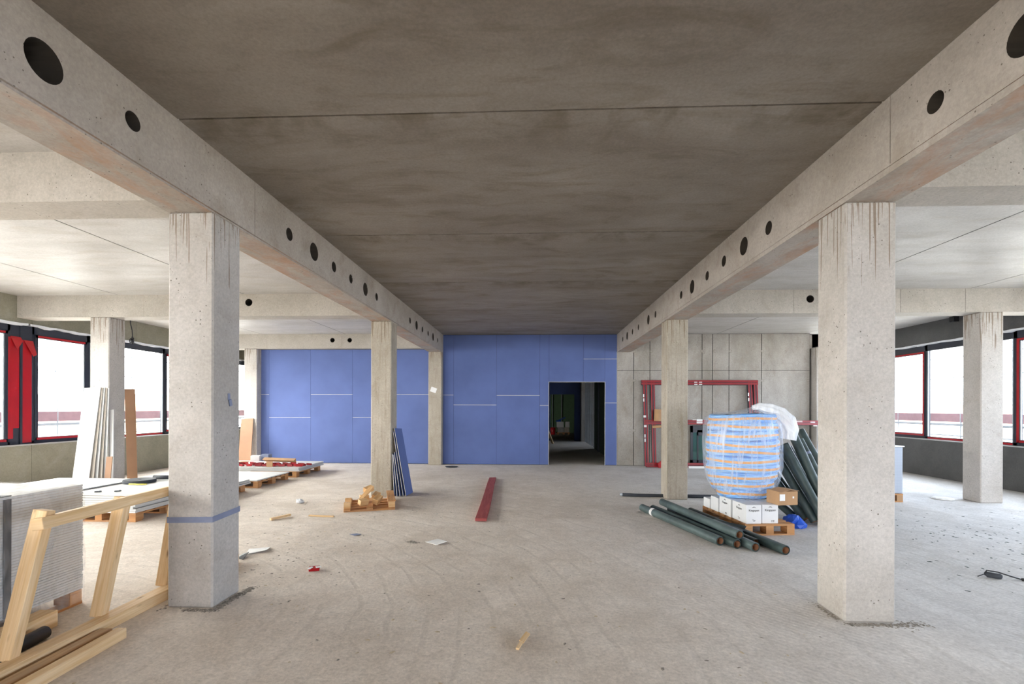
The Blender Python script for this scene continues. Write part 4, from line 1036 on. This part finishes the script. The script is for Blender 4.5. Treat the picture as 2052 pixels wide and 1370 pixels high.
for v in mb.v: v.x += rr.uniform(-.025, .025); v.y += rr.uniform(-.025, .025); v.z = max(0.001, v.z + rr.uniform(-.02, .02))
tag(mb.build('blue_bag', 'bluebag', None, (3.62, 6.78, 0)), 'crumpled bright blue plastic bag on the floor right of the white boxes', 'bag')

# ------------------------------------------------------------------ pallet with white boxes and the wrapped coil
KA = 0.10; KO = Vector((2.735, 6.26, 0)); KR = RZ(KA)
pallet(*((KO + KR @ Vector((.33, .60, 0))).to_tuple()[:2]), KA, .66, 1.2, 'wooden pallet carrying the white boxes and the wrapped blue coil')
def text_part(body, size, loc, rot3, parent_, mat='print', name='lettering', ext=0.0006):
    c = bpy.data.curves.new(name, 'FONT'); c.body = body; c.size = size; c.extrude = ext; c.align_x = 'CENTER'
    o = bpy.data.objects.new(name, c); COL.objects.link(o)
    bpy.context.view_layer.update()
    me = bpy.data.meshes.new_from_object(o.evaluated_get(bpy.context.evaluated_depsgraph_get()))
    bpy.data.objects.remove(o)
    base = Vector(parent_.location)
    for v in me.vertices: v.co = rot3 @ v.co + Vector(loc) - base
    me.materials.clear(); me.materials.append(M[mat])
    o = bpy.data.objects.new(name, me); COL.objects.link(o); o.parent = parent_
    return o
FR = KR @ Matrix(((1, 0, 0), (0, 0, -1), (0, 1, 0)))                       # upright, facing -y of the pallet
LR = KR @ Matrix(((0, 0, -1), (-1, 0, 0), (0, 1, 0)))                      # upright, facing -x of the pallet
def wbox(u0, u1, v0, v1, z0, h, label, print_front=False, print_left=False, flip=False):
    c = KO + KR @ Vector(((u0 + u1) / 2, (v0 + v1) / 2, 0))
    mb = MB(); mb.frame((c.x, c.y, z0 + h / 2), (u1 - u0, v1 - v0, h), KR)
    o = mb.build('white_box', 'box_white', None, (c.x, c.y, z0), .004); tag(o, label, 'box', 'white cartons on the pallet')
    def deco(R, org, wd):
        text_part('Kingspan', wd * .19, org + R @ Vector((0, h * .66, .001)), R, o)
        mb = MB(); e = org + R @ Vector((0, h * .82, .001))                # small swept mark above the word
        for (s0, s1, rr_) in ((.1, 2.9, .020), (.6, 2.4, .012)):
            prev = None
            for i in range(9):
                q = s0 + (s1 - s0) * i / 8; p = e + R @ Vector((rr_ * 1.1 * math.cos(q), rr_ * math.sin(q), 0))
                if prev is not None: mb.beam(prev, p, .0035, .0012, upv=R @ Vector((0, 0, 1)))
                prev = p
        for sx in (-.012, .012):                                              # two upright arrows
            if flip: continue
            p = org + R @ Vector((wd * .16 + sx, h * .07, .001)); q = org + R @ Vector((wd * .16 + sx, h * .17, .001)); nn = R @ Vector((0, 0, 1))
            mb.beam(p, q, .004, .0012, upv=nn); mb.beam(q + R @ Vector((-.008, -.010, 0)), q, .004, .0012, upv=nn); mb.beam(q + R @ Vector((.008, -.010, 0)), q, .004, .0012, upv=nn)
        if flip:
            c2 = org + R @ Vector((0, h * .18, .001)); nn = R @ Vector((0, 0, 1)); mb.beam(c2 + R @ Vector((-.02, .01, 0)), c2 + R @ Vector((.02, -.004, 0)), .006, .0012, upv=nn); mb.beam(c2 + R @ Vector((-.012, -.01, 0)), c2 + R @ Vector((.012, -.012, 0)), .004, .0012, upv=nn)
        part(mb, 'printed_mark', 'print', o)
    if print_front: deco(FR, KO + KR @ Vector(((u0 + u1) / 2, v0 - .0012, z0)), u1 - u0)
    if print_left: deco(LR, KO + KR @ Vector((u0 - .0012, (v0 + v1) / 2 + .0, z0)), .2)
    return o
ZP = .144
wbox(.03, .235, .03, .375, ZP, .245, 'left of the two printed white boxes at the pallet front', True, True, True)
wbox(.250, .465, .04, .375, ZP, .245, 'right of the two printed white boxes at the pallet front', True, False)
wbox(.02, .225, .40, .72, ZP, .245, 'white box second from the front on the left side of the pallet', False, True)
wbox(.24, .45, .40, .72, ZP, .245, 'white box second from the front on the right side, under the coil')
wbox(.01, .21, .735, .96, ZP, .20, 'lower white box third from the front on the left side of the pallet')
wbox(.00, .20, .975, 1.17, ZP, .14, 'lowest white box at the back left corner of the pallet')
wbox(.23, .45, .74, 1.17, ZP, .245, 'white box at the back right of the pallet, behind the coil')
# brown carton
c = KO + KR @ Vector((.555, .105, 0)); root = empty('brown_carton', (c.x, c.y, ZP + .247), 'open brown cardboard carton on top of the right front white box', 'box')
mb = MB(); mb.frame((c.x, c.y, ZP + .247 + .088), (.27, .24, .176), RZ(.18)); part(mb, 'carton_body', 'carton', root, .003)
mb = MB(); R = RZ(.18)
mb.frame(Vector((c.x, c.y, ZP + .247 + .190)) + R @ Vector((-.07, -.05, 0)), (.14, .24, .004), R @ Matrix.Rotation(-.25, 3, 'Y')); mb.frame(Vector((c.x, c.y, ZP + .247 + .186)) + R @ Vector((.10, 0, 0)), (.12, .24, .004), R @ Matrix.Rotation(.10, 3, 'Y')); part(mb, 'carton_flap', 'carton', root)
mb = MB(); mb.frame(Vector((c.x, c.y, ZP + .247 + .10)) + R @ Vector((-.085, -.1215, 0)), (.075, .002, .085), R); mb.frame(Vector((c.x, c.y, ZP + .247 + .10)) + R @ Vector((.07, -.1215, 0)), (.02, .002, .025), R); part(mb, 'white_label', 'white', root)

# wrapped coil of blue edge strip
CC = Vector((2.975, 6.93, ZP + .247)); root = empty('strip_coil', CC, 'big blue coil with orange lines, wrapped in clear plastic, on the white boxes', 'coil')
def crad(z):
    pts = [(0, .27), (.10, .36), (.25, .435), (.45, .475), (.75, .475), (1.0, .46), (1.12, .44), (1.2, .42)]
    for (a, ra), (b_, rb) in zip(pts, pts[1:]):
        if a <= z <= b_: return ra + (rb - ra) * (z - a) / (b_ - a)
    return .4
rr = random.Random(9); mb = MB(); nl = 10; hh = 1.15 / nl; N = 56; S = 10
for k in range(nl):
    z0 = .012 + k * hh; tx, ty = rr.uniform(-.020, .020), rr.uniform(-.02, .02); ph = rr.uniform(0, 6); b = len(mb.v)
    for i in range(N):
        a = 2 * math.pi * i / N; rc = crad(z0 + hh / 2) + .008 * math.sin(2 * a + ph); dz = tx * math.cos(a) + ty * math.sin(a) + .006 * math.sin(3 * a + ph)
        for j in range(S + 1):
            q = -math.pi / 2 + math.pi * j / S
            r_ = rc - .035 + .035 * math.cos(q); z = z0 + hh / 2 + hh * .56 * math.sin(q) + dz
            if j in (0, S): r_ = rc - .22
            mb.v.append(CC + Vector((r_ * math.cos(a), r_ * math.sin(a), max(.004, z))))
    for i in range(N):
        i2 = (i + 1) % N
        for j in range(S):
            u0, u1 = i / N * 3.2 + k, (i + 1) / N * 3.2 + k
            mb.face([b + i * (S + 1) + j, b + i2 * (S + 1) + j, b + i2 * (S + 1) + j + 1, b + i * (S + 1) + j + 1], 0, [(u0, j / S), (u1, j / S), (u1, (j + 1) / S), (u0, (j + 1) / S)], True)
part(mb, 'wound_strip', 'coil', root)
mb = MB(); prof = [(.0, .006), (.22, .008), (.31, .02), (.40, .11), (.465, .25), (.505, .45), (.51, .75), (.50, 1.0), (.475, 1.12), (.41, 1.175), (.25, 1.19), (.12, 1.215), (.045, 1.25), (.03, 1.27)]
N = 72; b = len(mb.v)
for (r_, z) in prof:
    for i in range(N):
        a = 2 * math.pi * i / N; f = .012 * math.sin(a * 9 + z * 2) + .007 * math.sin(a * 23 + z * 5) + rr.uniform(-.003, .003); f *= min(1, r_ / .3)
        off = Vector((.16, .0, 0)) * max(0, (z - 1.12)) / .15
        mb.v.append(CC + Vector(((r_ + f) * math.cos(a), (r_ + f) * math.sin(a), z + (.01 * math.sin(a * 5) if r_ > .1 else 0))) + off)
for i in range(len(prof) - 1):
    for k in range(N):
        k2 = (k + 1) % N; mb.face([b + i * N + k, b + i * N + k2, b + (i + 1) * N + k2, b + (i + 1) * N + k], 0, smooth=True)
part(mb, 'plastic_bag', 'bag', root, label='clear plastic bag')
mb = MB(); tp = [(.14, -.02, 1.255), (.22, -.05, 1.275), (.33, -.10, 1.245), (.45, -.15, 1.17), (.54, -.18, 1.06), (.575, -.19, .94), (.555, -.19, .82)]
ra = [.03, .05, .075, .10, .12, .115, .10]; N = 36; b = len(mb.v)
for t_, (p, r_) in enumerate(zip(tp, ra)):
    p = CC + Vector(p); a0 = Vector(tp[min(t_ + 1, 6)]) - Vector(tp[max(t_ - 1, 0)]); a0.normalize(); y = Vector((0, 1, 0)); x = y.cross(a0).normalized()
    for i in range(N):
        a = 2 * math.pi * i / N; f = 1 + .14 * math.sin(a * 7 + t_ * .4) + rr.uniform(-.04, .04) + (.18 * math.sin(a * 3) if t_ > 3 else 0)
        mb.v.append(p + x * math.cos(a) * r_ * f + y * math.sin(a) * r_ * .55 * f)
for i in range(6):
    for k in range(N): k2 = (k + 1) % N; mb.face([b + i * N + k, b + i * N + k2, b + (i + 1) * N + k2, b + (i + 1) * N + k], 0, smooth=True)
part(mb, 'gathered_bag_end', 'bagtop', root, label='gathered milky end of the plastic bag')

# black sleeve on the floor behind, with a white knot
root = empty('floor_pipe', (2.5, 8.9, 0), 'long thin black pipe with a white knot on the floor behind the rolls', 'pipe')
mb = MB(); mb.tube([(1.665, 8.92, .035), (1.9, 8.90, .03), (3.1, 8.86, .03), (4.4, 8.80, .03)], .03, 12); part(mb, 'pipe_body', 'rubber', root)
mb = MB(); mb.tube([(1.62, 8.925, .035), (1.72, 8.917, .035)], .022, 10); part(mb, 'pipe_end', 'scaf', root)
mb = MB()
for (dx, dz, q) in ((-.04, .05, .6), (.04, .05, -.6), (0, .07, 0), (-.03, .0, -.5), (.03, .0, .5)): mb.frame((2.66 + dx, 8.835, .04 + dz * .6), (.05, .03, .045), Matrix.Rotation(q, 3, 'Y'))
part(mb, 'white_knot', 'foam', root)
mb = MB(); mb.lathe([(0, 0), (.10, .0), (.07, .12), (.03, .3), (.0, .34)], (3.05, 8.05, 0), 12, smooth=True)
for v in mb.v: v.x += .35 * v.z + rr.uniform(-.01, .01); v.y += rr.uniform(-.02, .02)
tag(mb.build('plastic_scrap', 'bagtop', None, (3.05, 8.05, 0)), 'clear plastic scrap on the floor left behind the coil', 'plastic')

# bubble-wrapped crate mostly behind the right column
root = empty('wrapped_crate', (6.2, 8.85, 0), 'crate in white bubble wrap, peeking out right of the nearest right column', 'crate')
def bub():
    t = NT('bubble_wrap'); b = t.bsdf(.35, 0, .5); v = t.new('ShaderNodeTexVoronoi'); v.inputs['Scale'].default_value = 38; v.inputs['Randomness'].default_value = 0
    t.put(t.pos(world=False), v.inputs['Vector']); t.put(t.ramp(v.outputs['Distance'], [(.2, (.75, .79, .86)), (.5, (.40, .45, .54))]), b.inputs['Base Color']); return t.m
M['bubble'] = bub()
mb = MB(); mb.box((5.90, 8.65, .15), (6.49, 9.05, .97)); part(mb, 'wrapped_body', 'bubble', root, .012)
mb = MB(); mb.box((5.88, 8.63, .971), (6.50, 9.07, .99)); part(mb, 'lid', 'white', root)
for x in (5.95, 6.2, 6.44):
    mb = MB(); mb.box((x - .05, 8.65, .02), (x + .05, 9.05, .12)); part(mb, 'pallet_block', 'carton', root)
mb = MB(); mb.box((5.90, 8.65, .121), (6.49, 9.05, .149)); mb.box((5.90, 8.65, 0), (6.49, 9.05, .019)); part(mb, 'pallet_board', 'pallet', root)

# ------------------------------------------------------------------ cables and fittings
root = empty('hanging_cable', (-7.95, 9.12, 2.9), 'black cable with a plug hanging from the ceiling behind the left beam', 'cable')
mb = MB(); mb.tube([(-7.98, 9.12, H), (-7.985, 9.12, 3.3), (-7.95, 9.12, 3.15), (-7.94, 9.12, 3.02), (-7.96, 9.12, 2.95)], .009, 8); mb.tube([(-7.96, 9.12, 3.0), (-8.0, 9.12, 2.96), (-7.99, 9.12, 2.90), (-7.93, 9.12, 2.92), (-7.92, 9.12, 3.0), (-7.96, 9.12, 3.02)], .010, 8); part(mb, 'cable_run', 'cable', root)
mb = MB(); mb.tube([(-7.955, 9.12, 2.98), (-7.935, 9.12, 2.90)], .026, 12); mb.box((-7.945, 9.11, 2.868), (-7.925, 9.13, 2.90)); part(mb, 'plug', 'cable', root)
mb = MB(); mb.box((9.50, 11.20, 3.62), (9.615, 11.32, H - .005)); tag(mb.build('junction_box', 'cable', None, (9.56, 11.26, 3.62), .004), 'small black junction box high on the wall above the right windows', 'junction box')
root = empty('cable_connector', (4.45, 4.82, 0), 'black cable connector with a short cable on the floor at the right', 'connector')
mb = MB(); mb.tube([(4.405, 4.845, .03), (4.415, 4.84, .03), (4.42, 4.835, .03), (4.50, 4.79, .028), (4.51, 4.785, .026)], .024, 14, radii=[.010, .015, .026, .026, .020]); part(mb, 'connector_body', 'rubber', root)
mb = MB(); mb.tube([(4.41, 4.85, .035), (4.44, 4.86, .062), (4.52, 4.835, .055), (4.60, 4.80, .03), (4.67, 4.76, .012)], .0065, 8); part(mb, 'short_cable', 'cable', root)
mb = MB(); mb.tube([(4.67, 4.76, .012), (4.69, 4.75, .014)], .013, 10); mb.tube([(4.40, 4.845, .03), (4.345, 4.85, .006)], .004, 6); part(mb, 'cable_end', 'cable', root)
mb = MB()
for q in range(3): mb.tube([(-2.22 + (.15 + .01 * q) * math.cos(a * .3), 12.98 + (.10 + .01 * q) * math.sin(a * .3), .012 + .006 * q) for a in range(22)], .008, 6)
tag(mb.build('cable_ring', 'rubber', None, (-2.22, 12.98, 0)), 'thin dark ring of cable on the floor at the foot of the blue wall', 'cable')

# ------------------------------------------------------------------ litter
def flat(name, pts, mat, label, cat, t=.004, group=None):
    mb = MB(); b = len(mb.v); n = len(pts)
    for p in pts: mb.v.append(Vector(p))
    for p in pts: mb.v.append(Vector((p[0], p[1], p[2] + t)))
    mb.face(list(range(b, b + n))[::-1], 0); mb.face(list(range(b + n, b + 2 * n)), 0)
    for i in range(n): j = (i + 1) % n; mb.face([b + i, b + j, b + n + j, b + n + i], 0)
    return tag(mb.build(name, mat, None, pts[0]), label, cat, group)
flat('cardboard_scrap', [(-1.30, 5.74, .004), (-1.14, 5.62, .004), (-1.03, 5.72, .02), (-1.17, 5.85, .012)], 'white', 'pale grey cardboard scrap on the floor in the middle foreground', 'scrap')
flat('paper_sheet', [(-3.26, 5.35, .003), (-3.18, 5.16, .003), (-2.99, 5.24, .03), (-3.05, 5.42, .006)], 'white', 'folded white paper sheet on the floor right of the nearest left column', 'paper')
flat('plastic_scrap', [(-3.20, 5.02, .003), (-3.10, 4.98, .003), (-3.12, 5.12, .04), (-3.19, 5.14, .02)], 'cable', 'small black plastic scrap beside the folded white paper', 'scrap')
mb = MB(); mb.frame((-2.19, 4.70, .018), (.10, .06, .03), RZ(.3) @ Matrix.Rotation(.2, 3, 'X')); mb.frame((-2.15, 4.705, .034), (.05, .045, .005), RZ(.6), 1); mb.frame((-2.22, 4.68, .03), (.03, .05, .012), RZ(-.3), 1)
tag(mb.build('crushed_packet', ['red', 'white'], None, (-2.19, 4.70, 0), .004), 'small crushed red and white packet on the floor', 'packet')
mb = MB(); mb.beam((-.10, 3.22, .010), (-.045, 3.40, .022), .022, .014); mb.beam((-.075, 3.30, .02), (-.03, 3.41, .03), .035, .008, upv=(.4, 0, 1))
tag(mb.build('wood_splinter', 'pine', None, (-.07, 3.3, 0)), 'pale split wood splinter on the floor in the front centre', 'splinter')
timber('wood_wedge', (-3.78, 6.72, .02), (-3.62, 6.98, .03), .045, .03, 'pine', 'small wood wedge on the floor left of the broken pallet', 'wedge')
timber('wood_batten', (-3.36, 7.03, .012), (-2.96, 6.98, .012), .035, .02, 'pine', 'thin pale slat lying crosswise on the floor before the broken pallet', 'slat')
flat('grey_scrap', [(-2.36, 6.05, .003), (-2.27, 5.98, .003), (-2.19, 6.02, .012), (-2.27, 6.08, .004)], 'tape', 'small blue-grey scrap on the floor before the broken pallet', 'scrap')
mb = MB(); mb.lathe([(0, 0), (.055, .005), (.07, .03), (.04, .06), (0, .065)], (-3.98, 7.98, 0), 9, smooth=False)
for v in mb.v: v.x += rr.uniform(-.02, .02); v.z = max(.001, v.z + rr.uniform(-.012, .012))
tag(mb.build('crumpled_paper', 'foam', None, (-3.98, 7.98, 0)), 'crumpled pale paper on the floor behind the nearest left column', 'paper')
mb = MB(); mb.lathe([(0, 0), (.17, .005), (.15, .03), (.06, .045), (0, .05)], (7.45, 9.0, 0), 11, smooth=False)
for v in mb.v: v.x += rr.uniform(-.03, .03)
tag(mb.build('white_dust_pile', 'white', None, (7.45, 9.0, 0)), 'small white lump on the floor before the right window column', 'lump')
for k, (x, y, l, a, lab) in enumerate(((-8.7, 9.9, .35, .5, 'long red tape scrap on the floor below the left windows'), (-8.25, 10.35, .2, -.3, 'short red tape scrap on the floor nearer the column by the left windows'))):
    mb = MB(); mb.frame((x, y, .012), (l, .06, .012), RZ(a)); mb.frame((x + .08, y + .03, .03), (.12, .05, .012), RZ(a) @ Matrix.Rotation(-.5, 3, 'Y'))
    tag(mb.build('red_tape_scrap', 'red', None, (x, y, 0)), lab, 'scrap', 'red tape scraps by the left windows')

USED = []
def keepout(x, y):
    if XL - W - .01 < x < XL + .01 and ROWS[2] - .01 < y < ROWS[2] + D + .01: return True
    if XR - .01 < x < XR + W + .01 and ROWS[2] - .01 < y < ROWS[2] + D + .01: return True
    if -3.30 < x < -3.02 and y < 5.0: return True
    if -1.05 < x < -.62 and 6.7 < y < 11.0: return True
    if -3.35 < x < -2.05 and 7.15 < y < 9.2: return True
    if 1.65 < x < 4.7 and 5.35 < y < 8.3: return True
    if -3.85 < x < -3.55 and 6.6 < y < 7.1: return True
    if -3.42 < x < -2.9 and (6.9 < y < 7.1 or 4.9 < y < 5.5): return True
    if -2.3 < x < -2.05 and 4.6 < y < 4.8: return True
    if 4.3 < x < 4.75 and 4.7 < y < 4.9: return True
    if -1.35 < x < -1.0 and 5.58 < y < 5.88 and USED and seedflag[0] != 1: return True
    if -.16 < x < 0 and 3.15 < y < 3.5: return True
    if abs(x - XL + W / 2) < .2 and abs(y - 8.84) < .2: return True
    return False
seedflag = [1]
def crumbs(name, mat, pts, smin, smax, label, cat, flatten=.5, seed=1):
    rr = random.Random(seed); mb = MB(); seedflag[0] = seed; mine = []
    for (x, y) in pts:
        s_ = rr.uniform(smin, smax)
        if keepout(x, y) or any((x - u) ** 2 + (y - v) ** 2 < (s_ * 2.6 + w_) ** 2 for (u, v, w_) in USED): continue
        mine.append((x, y, s_ * 2.6))
        s_ = s_; b = len(mb.v); a = rr.uniform(0, 6.28); n = 5; el = rr.uniform(1, 2.2)
        for i in range(n):
            q = 2 * math.pi * i / n; rx = s_ * rr.uniform(.7, 1.2) * el; ry = s_ * rr.uniform(.7, 1.2)
            px_, py_ = rx * math.cos(q), ry * math.sin(q)
            mb.v.append(Vector((x + px_ * math.cos(a) - py_ * math.sin(a), y + px_ * math.sin(a) + py_ * math.cos(a), .0005)))
        mb.v.append(Vector((x + rr.uniform(-.3, .3) * s_, y + rr.uniform(-.3, .3) * s_, .0005 + s_ * flatten * rr.uniform(.6, 1.3))))
        for i in range(n): mb.face([b + i, b + (i + 1) % n, b + n], 0)
    USED.extend(mine); o = mb.build(name, mat); return tag(o, label, cat, None, 'stuff')
rr = random.Random(21); pts = []
def along(x0, y0, x1, y1, n, sp):
    for i in range(n):
        t_ = rr.random(); pts.append((x0 + (x1 - x0) * t_ + rr.gauss(0, sp), y0 + (y1 - y0) * t_ + rr.gauss(0, sp)))
along(XL + .03, ROWS[2] - .02, XL + .06, ROWS[2] + D + .1, 420, .022); along(XL - .2, ROWS[2] - .03, XL + .05, ROWS[2] - .03, 160, .02)
along(XR, ROWS[2] - .03, XR + W + .05, ROWS[2] - .03, 260, .018); along(XR + W + .02, ROWS[2] - .05, XR + W + .2, ROWS[2], 90, .03); along(XR - .02, ROWS[2], XR - .03, ROWS[2] + D, 70, .015)
along(XL - W, ROWS[2] - .02, XL - W - .15, ROWS[2] + .1, 60, .03)
along(-1.52, 5.76, -1.40, 5.73, 110, .022)
crumbs('gravel_crumbs', 'gravel', pts, .003, .010, 'grey-brown gravel crumbs heaped along the feet of the near columns', 'gravel')
pts = [(rr.uniform(2.9, 8.8), rr.uniform(4.4, 8.6)) for _ in range(170)] + [(rr.gauss(5.6, .7), rr.gauss(6.4, .6)) for _ in range(110)]
crumbs('dark_leaf_litter', 'leaf', pts, .005, .016, 'dark green and brown crumbs strewn over the floor at the right', 'litter', .3, 2)
pts = [(rr.gauss(-3.0, .7), rr.gauss(7.7, .6)) for _ in range(170)] + [(rr.uniform(-3.5, 3.0), rr.uniform(3.0, 12)) for _ in range(200)] + [(rr.gauss(-2.9, .45), rr.gauss(4.9, .5)) for _ in range(110)]
crumbs('floor_crumbs', 'gravel', pts, .003, .013, 'dark crumbs and dirt strewn over the dusty floor', 'litter', .4, 3)
pts = [(rr.gauss(-3.1, .9), rr.gauss(6.6, .8)) for _ in range(90)] + [(rr.uniform(-3.0, 2.4), rr.uniform(2.6, 6)) for _ in range(60)]
crumbs('wood_chips', 'chip', pts, .004, .015, 'pale wood chips strewn over the dusty floor', 'litter', .3, 4)
